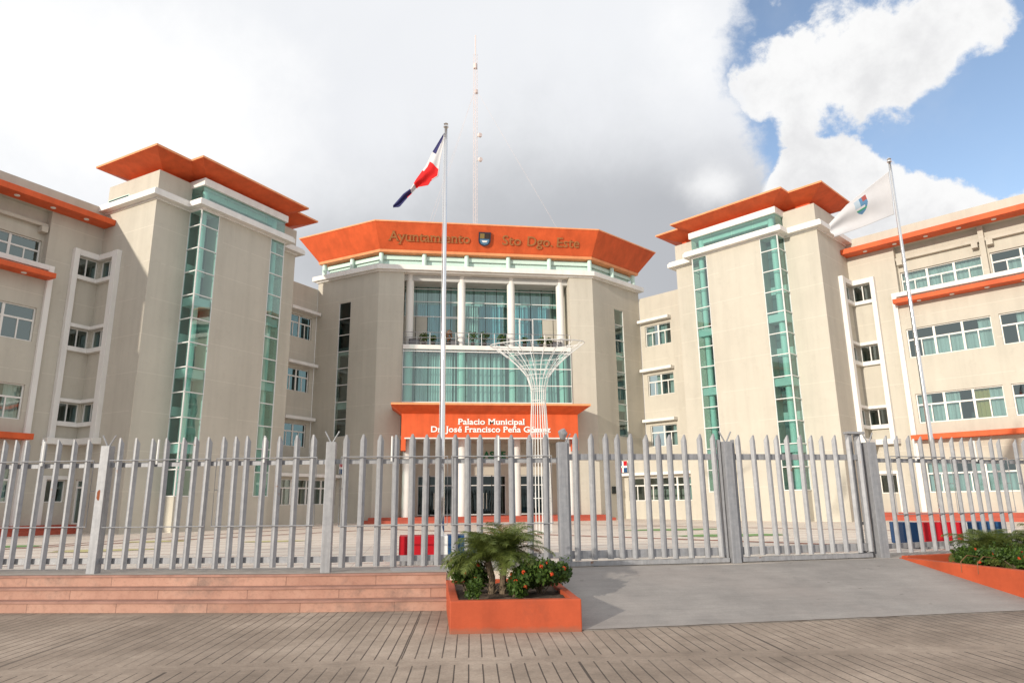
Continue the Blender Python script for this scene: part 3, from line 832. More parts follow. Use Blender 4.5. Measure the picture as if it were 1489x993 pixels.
for sx in (-1, 1):
    A = Fr((7.1, 43), NNF, W, sx)
    zs = [5.85 + 1.106 * k for k in range(9)]
    m_ = MB()
    for k, (za, zb) in enumerate(zip(zs, zs[1:])):
        A.sheet(m_, 2.28, 3.28, -0.06, za, zb, M['glass_dark'] if (sx < 0 and k >= 5) else M['glass_green'] if sx < 0 else M['glass'])
    for z in zs: A.box(m_, 2.28, 3.28, -0.08, -0.03, z - 0.025, z + 0.025, M['white_metal'])
    A.box(m_, 2.28, 2.31, -0.08, -0.02, 5.85, 14.7, M['white_metal']); A.box(m_, 3.25, 3.28, -0.08, -0.02, 5.85, 14.7, M['white_metal'])
    for z in ZF[1:4]: A.box(m_, 2.3, 3.26, -0.9, -0.2, z - 0.5, z, M['interior_pale'])
    part(m_, 'tall_window', CB, recalc=False)

mb = MB(); A_ = Fr((7.1, 43), NNF, W, 1); A_.box(mb, 1.15, 1.45, 0.0, 0.12, 2.15, 2.6, M['black']); part(mb, 'meter_box', CB)
foot = ccw([(-11.35, 46.05), (-7.1, 43), (7.1, 43), (11.35, 46.05), (7.9, 50.8), (-7.9, 50.8)])
mb = MB(); mb.prism(offset_poly(foot, 0.30), 16.50, 16.82, M['white']); mb.prism(offset_poly(foot, 0.10), 16.40, 16.50, M['white'])
part(mb, 'cornice', CB, bevel=0.012)
# clerestory: pale teal posts, beam and glass
mb = MB(); ins = offset_poly(foot, -0.5); ins2 = offset_poly(foot, -0.25)
mb.loft(ins, 16.82, ins, 17.06, M['glass'])
mb.loft(ins, 17.06, ins, 17.75, M['teal'])
core = offset_poly(foot, -1.1); mb.prism(core, 16.82, 17.72, M['interior_pale'])
mb.loft(offset_poly(foot, -0.36), 17.38, offset_poly(foot, -0.36), 17.62, M['teal'])
for i in range(len(foot)):
    a, b = Vector(ins2[i]), Vector(ins2[(i + 1) % len(foot)]); L = (b - a).length; n = max(1, round(L / 2.9))
    for k in range(n):
        p = a + (b - a) * (k / n); cyl(mb, p.x, p.y, 16.82, 17.76, 0.15, M['teal'])
part(mb, 'clerestory', CB)
# flared orange fascia
mb = MB(); f0 = offset_poly(foot, 0.02); f1 = offset_poly(foot, 0.98)
mb.loft(f0, 17.76, offset_poly(foot, 0.06), 17.92, M['orange_trim'], cap0=True)
mb.loft(offset_poly(foot, 0.03), 17.92, f1, 19.45, M['orange'])
mb.loft(f1, 19.45, offset_poly(foot, 1.02), 19.47, M['orange']); mb.loft(offset_poly(foot, 1.02), 19.47, offset_poly(foot, 1.02), 19.56, M['orange_trim'], cap1=True)
FA = part(mb, 'roof_fascia', CB, recalc=False)

# lettering on the sloping fascia: plane through (y 42.97,z 17.92) and (y 42.02,z 19.45)
slope = math.atan2(0.95, 1.53)
def on_fascia(x, z):
    y = 42.97 - 0.95 * (z - 17.92) / 1.53 - 0.035
    return Matrix.Translation((x, y - O[1], z - O[2])) @ Matrix.Rotation(R(90) + slope, 4, 'X')
text_mesh('roof_lettering', 'Ayuntamiento', 0.92, M['gold'], FA, on_fascia(-3.92, 18.42), 0.03, 0.006, width=5.35)
for word, x, wd in (('Sto', 1.55, 1.28), ('Dgo.', 3.47, 1.72), ('Este', 5.40, 1.55)):
    text_mesh('roof_lettering', word, 0.92, M['gold'], FA, on_fascia(x, 18.42), 0.03, 0.006, width=wd)
# town shield between the words
mb = MB()
def shield_pts(w, h):
    pts = [(-w, h), (w, h)]
    for k in range(0, 9):
        t = math.pi * k / 8; pts.append((w * math.cos(t), -h * 0.25 - h * 0.75 * math.sin(t)))
    return pts
def plate(mb, pts, m, M4, t0, t1):
    n = len(pts); b = len(mb.v); k = mb.mat(m)
    for d in (t0, t1):
        for x, y in pts: mb.v.append(tuple(M4 @ Vector((x, y, d))))
    mb.f.append(tuple(range(b, b + n))); mb.f.append(tuple(range(b + n, b + 2 * n))); mb.mi += [k, k]
    for i in range(n):
        j = (i + 1) % n; mb.f.append((b + i, b + j, b + n + j, b + n + i)); mb.mi.append(k)
S4 = Matrix.Translation(O) @ on_fascia(-0.28, 18.70)
plate(mb, shield_pts(0.40, 0.46), M['shield_dark'], S4, 0, 0.10)
plate(mb, [(-0.31, 0.02), (0.31, 0.02), (0.31, -0.12), (0.22, -0.30), (0, -0.37), (-0.22, -0.30), (-0.31, -0.12)], M['shield_blue'], S4, 0.10, 0.115)
plate(mb, [(-0.31, 0.06), (-0.02, 0.06), (-0.02, 0.38), (-0.31, 0.38)], M['shield_gold'], S4, 0.10, 0.113)
plate(mb, [(0.02, 0.06), (0.31, 0.06), (0.31, 0.38), (0.02, 0.38)], M['pot'], S4, 0.10, 0.113)
plate(mb, [(-0.2, -0.08), (0.2, -0.08), (0.12, -0.2), (-0.12, -0.2)], M['letter_white'], S4, 0.115, 0.125)
part(mb, 'shield', FA)

# columns of the balcony and of the porch
for x in (-5.1, -1.7, 1.62, 4.98):
    mb = MB(); cyl(mb, x, 43.72, 11.56, 16.42, 0.26, M['white'], 28)
    ob = part(mb, 'column', CB, smooth=False)
for x in (-5.03, -1.70, 1.70, 5.08):
    mb = MB(); cyl(mb, x, 42.72, 0.88, 5.52, 0.27, M['white'], 28)
    part(mb, 'column', CB)
mb = MB()
for i in range(9):
    x, y = -4.6 + i * 1.15, 44.3; cyl(mb, x, y, 16.37, 16.399, 0.09, M['lamp'], 12)
part(mb, 'soffit_lamps', CB)
# balcony slab and railing
mb = MB(); mb.box(-5.46, 5.46, 42.90, 45.3, 11.26, 11.55, M['white']); BS = part(mb, 'balcony_slab', CB, bevel=0.01)
mb = MB()
for z in (12.40, 12.05, 11.72): mb.tube([(-5.44, 43.05, z), (5.44, 43.05, z)], 0.022, M['grey_metal'], 6)
for i in range(14):
    x = -5.42 + i * 10.84 / 13; mb.tube([(x, 43.05, 11.55), (x, 43.05, 12.40)], 0.02, M['grey_metal'], 6)
part(mb, 'railing', CB)

def drapes(mb, x0, x1, y, z0, z1, m, amp=0.06, per=0.16, gather=0.0):
    n = max(4, int((x1 - x0) / 0.05)); prev = None
    for i in range(n + 1):
        x = x0 + (x1 - x0) * i / n; o = amp * math.sin(2 * math.pi * x / per) + 0.02 * math.sin(x * 3.1)
        if prev: mb.face([(prev[0], prev[1], z0), (x, y + o, z0), (x, y + o, z1), (prev[0], prev[1], z1)], m)
        prev = (x, y + o)
# upper curtain wall, set back behind the balcony
mb = MB(); y = 44.85
xs = [-5.48 + 0.783 * i for i in range(15)]
tz = [11.56, 12.75, 13.92, 14.95, 15.85, 16.38]
for a, b in zip(xs, xs[1:]):
    for za, zb in zip(tz, tz[1:]):
        solid = (zb < 14.0 and (b < -3.8 or a > 3.8))
        if solid: mb.box(a, b, y - 0.02, y + 0.1, za, zb, M['wall'])
        else: mb.face([(a, y, za), (b, y, za), (b, y, zb), (a, y, zb)], M['glass'])
    mb.box(b - 0.018, b + 0.018, y - 0.03, y + 0.05, 11.56, 16.38, M['black'])
for z in tz[2:-1]: mb.box(-5.48, 5.48, y - 0.06, y - 0.035, z - 0.03, z + 0.03, M['white_metal'])
for x in (-2.75, 2.35): 
    for dx in (0, 0.9): mb.box(x + dx - 0.05, x + dx + 0.05, y - 0.065, y - 0.03, 11.56, 13.9, M['white_metal'])
    mb.box(x, x + 0.9, y - 0.064, y - 0.03, 13.80, 13.9, M['white_metal'])
drapes(mb, -4.6, -2.2, 45.25, 11.56, 14.9, M['curtain_blue']); drapes(mb, -1.4, -0.5, 45.25, 11.56, 14.9, M['curtain'], 0.09)
drapes(mb, -0.4, 1.3, 45.28, 11.56, 14.9, M['curtain_blue'], 0.1, 0.22); drapes(mb, 2.1, 4.4, 45.25, 11.56, 14.9, M['curtain_blue'])
drapes(mb, -5.4, 5.4, 45.5, 14.9, 16.38, M['curtain'], 0.02, 0.8)
mb.box(-5.46, 5.46, 46.4, 46.5, 11.56, 16.38, M['interior_pale'])
part(mb, 'curtain_wall', CB, recalc=False)
# lower curtain wall, flush with the front
mb = MB(); y = 42.98
xs = [-5.46 + 0.80 * i for i in range(14)] + [5.46]
tz = [7.86, 8.97, 10.07, 11.13, 11.255]
for a, b in zip(xs, xs[1:]):
    for za, zb in zip(tz[:-1], tz[1:]): mb.face([(a, y, za), (b, y, za), (b, y, zb), (a, y, zb)], M['glass'])
    mb.box(b - 0.016, b + 0.016, y - 0.02, y + 0.05, 7.86, 11.25, M['black'])
for z in tz[:-1]: mb.box(-5.46, 5.46, y - 0.05, y - 0.022, z - 0.03, z + 0.03, M['white_metal'])
for x in (-5.46, 5.43): mb.box(x, x + 0.03, y - 0.051, y - 0.02, 7.83, 11.25, M['white_metal'])
for x in (-5.1, -1.7, 1.65, 5.0): cyl(mb, x, 43.45, 7.7, 11.25, 0.27, M['teal'])
drapes(mb, -4.7, -2.1, 43.75, 7.7, 11.2, M['curtain']); drapes(mb, -1.3, 1.2, 43.8, 7.7, 11.2, M['curtain'], 0.09, 0.3)
drapes(mb, 2.0, 4.6, 43.75, 7.7, 11.2, M['curtain'], 0.08, 0.34); mb.box(-5.4, 5.4, 44.3, 44.4, 7.7, 11.2, M['interior_pale'])
part(mb, 'curtain_wall', CB, recalc=False)

# entrance canopy carrying the name
mb = MB()
mb.box(-5.40, 5.40, 41.40, 42.96, 5.52, 6.93, M['orange'])
mb.box(-5.40, -5.12, 41.42, 42.4, 4.75, 5.52, M['orange']); mb.box(5.12, 5.40, 41.42, 42.4, 4.75, 5.52, M['orange'])
pc = [(-5.40, 41.40), (5.40, 41.40), (5.40, 42.96), (-5.40, 42.96)]
po = [(-6.02, 40.45), (6.02, 40.45), (6.02, 42.96), (-6.02, 42.96)]
mb.loft(pc, 6.93, po, 7.36, M['orange']); mb.loft(po, 7.36, po, 7.48, M['orange_trim'], cap1=True)
mb.box(-5.2, 5.2, 41.41, 41.55, 5.44, 5.52, M['white'])
CN = part(mb, 'entrance_canopy', CB)
def flat(x, z): return upright(x, 41.40 - 0.02 - O[1], z - O[2])
text_mesh('canopy_lettering', 'Palacio Municipal', 0.50, M['letter_white'], CN, flat(0.02, 6.30), 0.02, 0.008, width=4.10)
text_mesh('canopy_lettering', 'Dr. José Francisco Peña Gómez', 0.50, M['letter_white'], CN, flat(0.02, 5.84), 0.02, 0.008, width=7.3)
text_mesh('green_sign', 'ASDE', 0.62, M['green'], CB, upright(0.62, 45.28 - O[1], 4.52 - O[2]), 0.03, 0.02, width=1.5)
mb = MB(); mb.box(-5.0, 5.0, 45.2, 45.3, 4.12, 4.26, M['white']); part(mb, 'porch_rail', CB)

# glass doors in four bays
for x0, x1 in ((-4.35, -2.05), (-1.35, 1.35), (2.05, 4.35)):
    mb = MB(); y = 45.42
    mb.face([(x0, y, 0.9), (x1, y, 0.9), (x1, y, 3.42), (x0, y, 3.42)], M['glass_dark'])
    for z in (0.94, 2.78, 3.38): mb.box(x0, x1, y - 0.04, y - 0.005, z - 0.03, z + 0.03, M['white_metal'])
    n = 3
    for i in range(n + 1):
        x = x0 + (x1 - x0) * i / n; mb.box(x - 0.03, x + 0.03, y - 0.045, y - 0.004, 0.9, 3.42, M['white_metal'] if i in (0, n) else M['black'])
    D = part(mb, 'glass_door', CB, recalc=False)
    mb = MB(); xm = (x0 + x1) / 2
    for dx in (-0.1, 0.1): mb.tube([(xm + dx, y - 0.12, 1.3), (xm + dx, y - 0.12, 2.3)], 0.02, M['chrome'], 6)
    part(mb, 'handle', D)
for x0, x1 in ((-4.9, -4.35), (-2.05, -1.35), (1.35, 2.05), (4.35, 4.9)):
    mb = MB(); mb.box(x0, x1, 45.36, 45.56, PZ, 3.42, M['wall']); part(mb, 'door_pier', CB)
mb = MB(); mb.box(-7.6, 7.6, 41.5, 45.3, PZ, 0.72, M['dark_red']); mb.box(-7.2, 7.2, 41.9, 45.3, 0.72, 0.885, M['dark_red'])
part(mb, 'entrance_step', CB)

# ---------------- pots and boxes on the balcony
def leafy(mb, c, r, n, size, m, rnd, flat_=0.7, zmin=None):
    for _ in range(n):
        while True:
            p = Vector((rnd.uniform(-1, 1), rnd.uniform(-1, 1), rnd.uniform(-1, 1)))
            if p.length <= 1: break
        p = Vector((p.x * r[0], p.y * r[1], p.z * r[2])) + Vector(c)
        if zmin and p.z < zmin: p.z = zmin + rnd.random() * 0.05
        d = Vector((rnd.gauss(0, 1), rnd.gauss(0, 1), rnd.gauss(0.4, 1))).normalized()
        u = d.cross(Vector((rnd.gauss(0, 1), rnd.gauss(0, 1), rnd.gauss(0, 1)))).normalized()
        L = size * rnd.uniform(0.7, 1.3); wd = L * 0.42
        a = p; b = p + d * L * 0.5 + u * wd; e = p + d * L; f = p + d * L * 0.5 - u * wd
        mb.face([a, b, e, f], m)
balc = [(-4.15, 0.30, 0.55, 'leafy dark green plant in a clay pot, first one left on the balcony'),
        (-3.55, 0.22, 0.40, 'small thin plant in a clay pot beside the flagpole on the balcony'),
        (-2.55, 0.26, 0.85, 'reddish-leaved potted plant left of the second balcony column'),
        (-0.98, 0.36, 0.75, 'pale bushy potted plant just right of the second balcony column'),
        (-0.20, 0.36, 0.80, 'pale bushy potted plant at the middle of the balcony'),
        (0.95, 0.30, 0.62, 'pale bushy potted plant left of the third balcony column'),
        (2.45, 0.22, 0.42, 'low potted plant just right of the third balcony column'),
        (3.55, 0.28, 0.38, 'low wide potted plant left of the black box on the balcony'),
        (4.05, 0.24, 0.42, 'low potted plant nearest the black box on the balcony')]
for i, (x, r, h, lab) in enumerate(balc):
    rnd = random.Random(100 + i); y = 43.35
    root = empty('potted_plant', (x, y, 11.55)); tag(root, lab, 'potted plant', 'potted plants on the balcony')
    mb = MB(); n = 14
    A = [(x + 0.11 * math.cos(2 * math.pi * k / n), y + 0.11 * math.sin(2 * math.pi * k / n)) for k in range(n)]
    C_ = [(x + 0.16 * math.cos(2 * math.pi * k / n), y + 0.16 * math.sin(2 * math.pi * k / n)) for k in range(n)]
    mb.loft(A, 11.55, C_, 11.83, M['pot'], True, True); mb.build('pot', root, (x, y, 11.55))
    mb = MB(); leafy(mb, (x, y, 11.85 + h / 2), (r, r * 0.8, h / 2), 150, 0.12, M['leaf'] if i != 2 else M['dry_frond'], rnd)
    for k in range(5): mb.tube([(x, y, 11.8), (x + rnd.uniform(-r, r) * 0.6, y + rnd.uniform(-r, r) * 0.5, 11.85 + h * rnd.uniform(0.6, 1))], 0.008, M['bark'], 4)
    mb.build('foliage', root, (x, y, 11.55), recalc=False)
for x, w, lab in ((-4.75, 0.7, 'low black box at the left end of the balcony'), (-2.25, 0.42, 'black box beside the reddish plant on the balcony'), (4.62, 0.62, 'black slatted box at the right end of the balcony')):
    mb = MB(); y = 43.5
    mb.box(x - w / 2, x + w / 2, y - 0.18, y + 0.18, 11.60, 12.02, M['pot'])
    for k in range(6): mb.box(x - w / 2 + 0.04, x + w / 2 - 0.04, y - 0.195, y - 0.18, 11.64 + k * 0.06, 11.67 + k * 0.06, M['grey_metal'])
    for dx in (-w / 2 + 0.05, w / 2 - 0.05): mb.box(x + dx - 0.03, x + dx + 0.03, y - 0.15, y + 0.15, 11.55, 11.60, M['grey_metal'])
    tag(mb.build('air_conditioner', None, (x, y, 11.55)), lab, 'air conditioner', 'black boxes on the balcony')

# ================================================================== STAIR, PLANTERS
st = empty('stair', (-11, 12.8, 0)); tag(st, 'broad salmon-painted stair of three steps leading up to the fence', 'stair')
line = [(-30.0, 17.0), (-16.0, 14.22), (-11.54, 13.47), (-6.9, 12.50), (-3.92, 12.10)]
for k in range(3):
    mb = MB(); z0, z1 = (0.0, 0.185, 0.37)[k], (0.185, 0.37, 0.556)[k]; dy = 0.25 * k
    for (x0, y0), (x1, y1) in zip(line, line[1:]):
        mb.hexa([(x0, y0 + dy, z0), (x1, y1 + dy, z0), (x1, y1 + 0.9, z0), (x0, y0 + 0.9, z0),
                 (x0, y0 + dy, z1 - 0.035), (x1, y1 + dy, z1 - 0.035), (x1, y1 + 0.9, z1 - 0.035), (x0, y0 + 0.9, z1 - 0.035)], M['stair'])
        e = 0.56 if k == 2 else 0.27
        mb.hexa([(x0, y0 + dy - 0.025, z1 - 0.035), (x1, y1 + dy - 0.025, z1 - 0.035), (x1, y1 + dy + e, z1 - 0.035), (x0, y0 + dy + e, z1 - 0.035),
                 (x0, y0 + dy - 0.025, z1), (x1, y1 + dy - 0.025, z1), (x1, y1 + dy + e, z1), (x0, y0 + dy + e, z1)], M['nosing'] if k < 2 else M['nosing'])
    mb.build('step', st, (-11, 12.8, 0))

# front planter
pl = empty('planter', (-3.05, 11.2, 0)); tag(pl, 'square orange masonry planter with palm and red flowers between stair and ramp', 'planter')
mb = MB(); x0, x1, xb0, xb1, yf, yb, h, t = -3.98, -2.16, -3.92, -2.02, 9.96, 12.62, 0.425, 0.13
def q(x, y): # slight skew of the front edge
    return (x, y)
fl_, fr2 = (-3.98, 9.99), (-2.17, 9.82)
mb.hexa([(*fl_, -0.02), (*fr2, -0.02), (fr2[0] + 0.01, fr2[1] + t, -0.02), (fl_[0], fl_[1] + t, -0.02), (*fl_, h), (*fr2, h), (fr2[0] + 0.01, fr2[1] + t, h), (fl_[0], fl_[1] + t, h)], M['planter'])
mb.hexa([(fl_[0], fl_[1] + t, -0.02), (fl_[0] + t, fl_[1] + t, -0.02), (xb0 + t, yb, -0.02), (xb0, yb, -0.02), (fl_[0], fl_[1] + t, h), (fl_[0] + t, fl_[1] + t, h), (xb0 + t, yb, h), (xb0, yb, h)], M['planter'])
mb.hexa([(fr2[0] - t, fr2[1] + t, -0.02), (fr2[0], fr2[1] + t, -0.02), (xb1, yb, -0.02), (xb1 - t, yb, -0.02), (fr2[0] - t, fr2[1] + t, h), (fr2[0], fr2[1] + t, h), (xb1, yb, h), (xb1 - t, yb, h)], M['planter'])
mb.hexa([(xb0 + t, yb - t, -0.02), (xb1 - t, yb - t, -0.02), (xb1 - t, yb, -0.02), (xb0 + t, yb, -0.02), (xb0 + t, yb - t, h), (xb1 - t, yb - t, h), (xb1 - t, yb, h), (xb0 + t, yb, h)], M['planter'])
mb.build('planter_wall', pl, (-3.05, 11.2, 0), bevel=0.014)
mb = MB()
nx, ny = 14, 18
for i in range(nx):
    for j in range(ny):
        P4 = []
        for a, b in ((i, j), (i + 1, j), (i + 1, j + 1), (i, j + 1)):
            x = -3.86 + (1.72) * a / nx; yy = 10.05 + 2.5 * b / ny
            P4.append((x, yy, 0.37 + 0.035 * noise.noise(Vector((x * 4, yy * 4, 0))) + 0.02 * noise.noise(Vector((x * 14, yy * 14, 3)))))
        mb.face(P4, M['soil'])
mb.build('soil', pl, (-3.05, 11.2, 0), recalc=False)

# right planter beside the ramp
OR = (7.6, 12.4, 0)
rp = empty('planter', OR); tag(rp, 'low orange planter wall beside the ramp, overgrown with shrubs, at the right edge', 'planter')
mb = MB()
A0, A1, Z0, Z1 = (5.12, 13.0), (9.9, 9.9), 0.60, 0.60
def wallseg(mb, p, q, zb0, zb1, zt0, zt1, w, m):
    p, q = Vector(p), Vector(q); d = (q - p).normalized(); n = Vector((-d.y, d.x)) * w
    mb.hexa([(*p, zb0), (*q, zb1), (*(q + n), zb1), (*(p + n), zb0), (*p, zt0), (*q, zt1), (*(q + n), zt1), (*(p + n), zt0)], m)
wallseg(mb, (5.10, 13.06), (5.53, 10.12), -0.04, -0.04, 0.575, 0.535, 0.17, M['planter'])
wallseg(mb, (5.71, 10.12), (12.0, 10.3), -0.04, -0.04, 0.534, 0.534, 0.17, M['planter'])
wallseg(mb, (5.28, 13.06), (12.0, 14.3), -0.04, -0.04, 0.60, 0.60, 0.14, M['planter'])
mb.build('planter_wall', rp, OR, bevel=0.012)
mb = MB(); mb.face([(5.65, 10.25, 0.44), (12, 10.4, 0.44), (12, 14.3, 0.44), (5.25, 13.06, 0.44)], M['soil']); mb.build('soil', rp, OR, recalc=False)

# ---------------- shrubs
def shrub(loc, r, h, nleaf, label, group, nfl=10, seed=0, size=0.06, blobs=7):
    rnd = random.Random(seed); root = empty('ixora_shrub', loc); tag(root, label, 'shrub', group)
    x, y, z = loc; mb = MB(); tops = []
    for k in range(blobs):
        a = rnd.uniform(0, 6.28); q_ = rnd.uniform(0.2, 0.75)
        c = (x + r[0] * q_ * math.cos(a), y + r[1] * q_ * math.sin(a), z + h * rnd.uniform(0.3, 0.8))
        rr = rnd.uniform(0.35, 0.55); leafy(mb, c, (r[0] * rr, r[1] * rr, h * rr * 0.8), nleaf // blobs, size, M['leaf'], rnd, zmin=z)
        tops.append((c, rr))
        mb.tube([(x + rnd.uniform(-0.05, 0.05), y, z), tuple(Vector(c))], 0.009, M['bark'], 5)
    for k in range(30):    # upright shoots break the outline
        c, rr = tops[k % len(tops)]
        p = Vector(c) + Vector((rnd.uniform(-1, 1) * r[0] * rr, rnd.uniform(-1, 1) * r[1] * rr, h * rr * 0.6))
        L = rnd.uniform(0.05, 0.16); d = Vector((rnd.uniform(-.3, .3), rnd.uniform(-.3, .3), 1)).normalized()
        for j in range(6):
            q_ = p + d * L * j / 5; sd = Vector((rnd.gauss(0, 1), rnd.gauss(0, 1), 0.6)).normalized(); u = sd.cross(d).normalized() * size * 0.28
            mb.face([q_, q_ + sd * size * .5 + u, q_ + sd * size, q_ + sd * size * .5 - u], M['leaf'])
    mb.build('foliage', root, loc, recalc=False)
    if nfl:
        for k in range(nfl):
            mb = MB()
            c, rr = tops[k % len(tops)]
            d = Vector((rnd.uniform(-1, 1), rnd.uniform(-1.3, 0.2), rnd.uniform(-0.3, 1))).normalized()
            p = Vector(c) + Vector((d.x * r[0] * rr, d.y * r[1] * rr, d.z * h * rr * 0.85))
            p.z = max(p.z, z + 0.05)
            for j in range(34):
                e = Vector((rnd.gauss(0, 1), rnd.gauss(0, 1), rnd.gauss(0, 1))).normalized()
                if e.dot(d) < -0.1: e = -e
                cen = p + e * rnd.uniform(0.015, 0.034); u = e.cross(Vector((rnd.gauss(0, 1), rnd.gauss(0, 1), rnd.gauss(0, 1)))).normalized(); v = e.cross(u); s_ = 0.011
                mb.face([cen + u * s_, cen + v * s_, cen - u * s_, cen - v * s_], M['flower'])
            mb.build('flower_head', root, loc, recalc=False)
    return root
shrub((-2.55, 10.85, 0.38), (0.46, 0.55, 0), 0.42, 4600, 'large dark shrub with red flowers filling the right side of the square planter', 'flowering shrubs', 16, 3, 0.062, 10)
shrub((-2.98, 10.55, 0.38), (0.26, 0.28, 0), 0.36, 1500, 'small shrub with red flowers in front of the palm, middle of the square planter', 'flowering shrubs', 8, 4, 0.055, 5)
shrub((-3.66, 11.35, 0.38), (0.30, 0.38, 0), 0.48, 2200, 'dark shrub with red flowers at the left corner of the square planter', 'flowering shrubs', 7, 5, 0.06, 6)
shrub((-3.62, 10.32, 0.38), (0.13, 0.12, 0), 0.16, 260, 'tiny bright green seedling in the front left corner of the square planter', 'flowering shrubs', 0, 6, 0.05, 3)
lab = ['low shrub with orange flowers at the far corner of the right planter, nearest the gate', 'dense shrub with orange flowers under the palm in the middle of the right planter',
       'low shrub with orange flowers leaning against the orange wall beside the dry twigs', 'dense shrub with orange flowers at the right edge of the picture']
for i, (x, y, r_) in enumerate(((6.05, 12.25, 0.42), (6.45, 11.75, 0.45), (6.25, 11.15, 0.40), (6.9, 11.5, 0.5))):
    shrub((x, y, 0.44), (r_, r_, 0), 0.34, 3200, lab[i], 'flowering shrubs', 7, 30 + i, 0.055, 8)

# ---------------- feathery palms
def palm(loc, h, nf, L, label, seed, stems=2, droop=1.0):
    rnd = random.Random(seed); root = empty('dwarf_palm', loc); tag(root, label, 'palm', 'dwarf palms')
    x, y, z = loc; mb = MB(); heads = []
    for k in range(stems):
        a = k * 2.6 + 0.3; bx = x + 0.09 * math.cos(a); by = y + 0.09 * math.sin(a); hh = h * (1 - 0.12 * k)
        tx, ty = bx + 0.06 * math.cos(a), by + 0.06 * math.sin(a)
        mb.tube([(bx, by, z - 0.05), (bx + 0.01, by, z + hh * 0.5), (tx, ty, z + hh)], [0.055, 0.05, 0.06], M['bark'], 9); heads.append(Vector((tx, ty, z + hh)))
        for j in range(40):   # fibrous leaf bases
            t = rnd.random(); an = rnd.uniform(0, 6.28); p = Vector((bx + (tx - bx) * t + 0.05 * math.cos(an), by + (ty - by) * t + 0.05 * math.sin(an), z + hh * t))
            mb.tube([p, p + Vector((0.05 * math.cos(an), 0.05 * math.sin(an), 0.05))], [0.010, 0.003], M['bark'], 4)
    mb.build('trunk', root, loc)
    mb = MB()
    for k in range(nf):
        hd = heads[k % len(heads)]; an = k * 2.399 + rnd.uniform(-.3, .3); el = rnd.uniform(0.25, 1.5)
        ln = L * rnd.uniform(0.75, 1.1); side = Vector((-math.sin(an), math.cos(an), 0)); pts = []
        p = hd.copy(); n = 20
        dry = rnd.random() < 0.05
        for j in range(n + 1):
            pts.append(p.copy()); e = el - droop * 2.3 * (j / n) ** 1.15
            p = p + Vector((math.cos(an) * math.cos(e), math.sin(an) * math.cos(e), math.sin(e))) * ln / n
        mb.tube(pts, [0.007 * (1 - 0.75 * j / n) for j in range(n + 1)], M['frond'], 4)
        for j in range(2, n):
            for sb in range(4):
                f = j + sb / 4; i0 = int(f); fr = f - i0
                if i0 + 1 > n: continue
                b = pts[i0].lerp(pts[i0 + 1], fr); tn = (pts[i0 + 1] - pts[i0]).normalized()
                ll = 0.24 * math.sin(math.pi * min(1, 0.12 + 0.85 * f / n)) ** 0.7 * rnd.uniform(0.8, 1.15)
                for sg in (-1, 1):
                    d = (side * sg * 0.85 + tn * 0.55 + Vector((0, 0, rnd.uniform(-0.25, 0.25)))).normalized()
                    m1 = b + d * ll * 0.5; tp = b + d * ll + Vector((0, 0, -0.035)); w_ = tn * 0.0042
                    mt = M['dry_frond'] if dry else M['frond']
                    mb.face([b - w_, b + w_, m1 + w_, m1 - w_], mt); mb.face([m1 - w_, m1 + w_, tp], mt)
    mb.build('crown', root, loc, recalc=False)
    return root
palm((-3.20, 11.05, 0.38), 0.52, 70, 0.82, 'feathery dwarf palm with two short stems in the square orange planter', 11, 2, 0.66)
palm((6.55, 12.35, 0.44), 0.22, 50, 0.78, 'feathery dwarf palm rising over the shrubs at the left of the right planter', 12, 2, 0.7)
palm((7.35, 12.0, 0.44), 0.28, 44, 0.80, 'feathery dwarf palm rising over the shrubs at the right edge', 13, 2, 0.75)
# dry sprigs drooping over the planter wall
mb = MB(); rnd = random.Random(5)
for k in range(2):
    x = 5.36 + k * 0.05; y_ = 11.75 - k * 0.32
    mb.tube([(x + 0.45, y_ + 0.1, 0.66), (x + 0.15, y_ + 0.02, 0.70), (x - 0.05, y_ - 0.05, 0.60), (x - 0.09, y_ - 0.08, 0.42)], [0.006, 0.008, 0.008, 0.004], M['dry_frond'], 5)
tag(mb.build('dry_twig', None, (5.4, 11.6, 0.5)), 'two dry brown twigs hanging over the orange wall beside the ramp', 'twig')

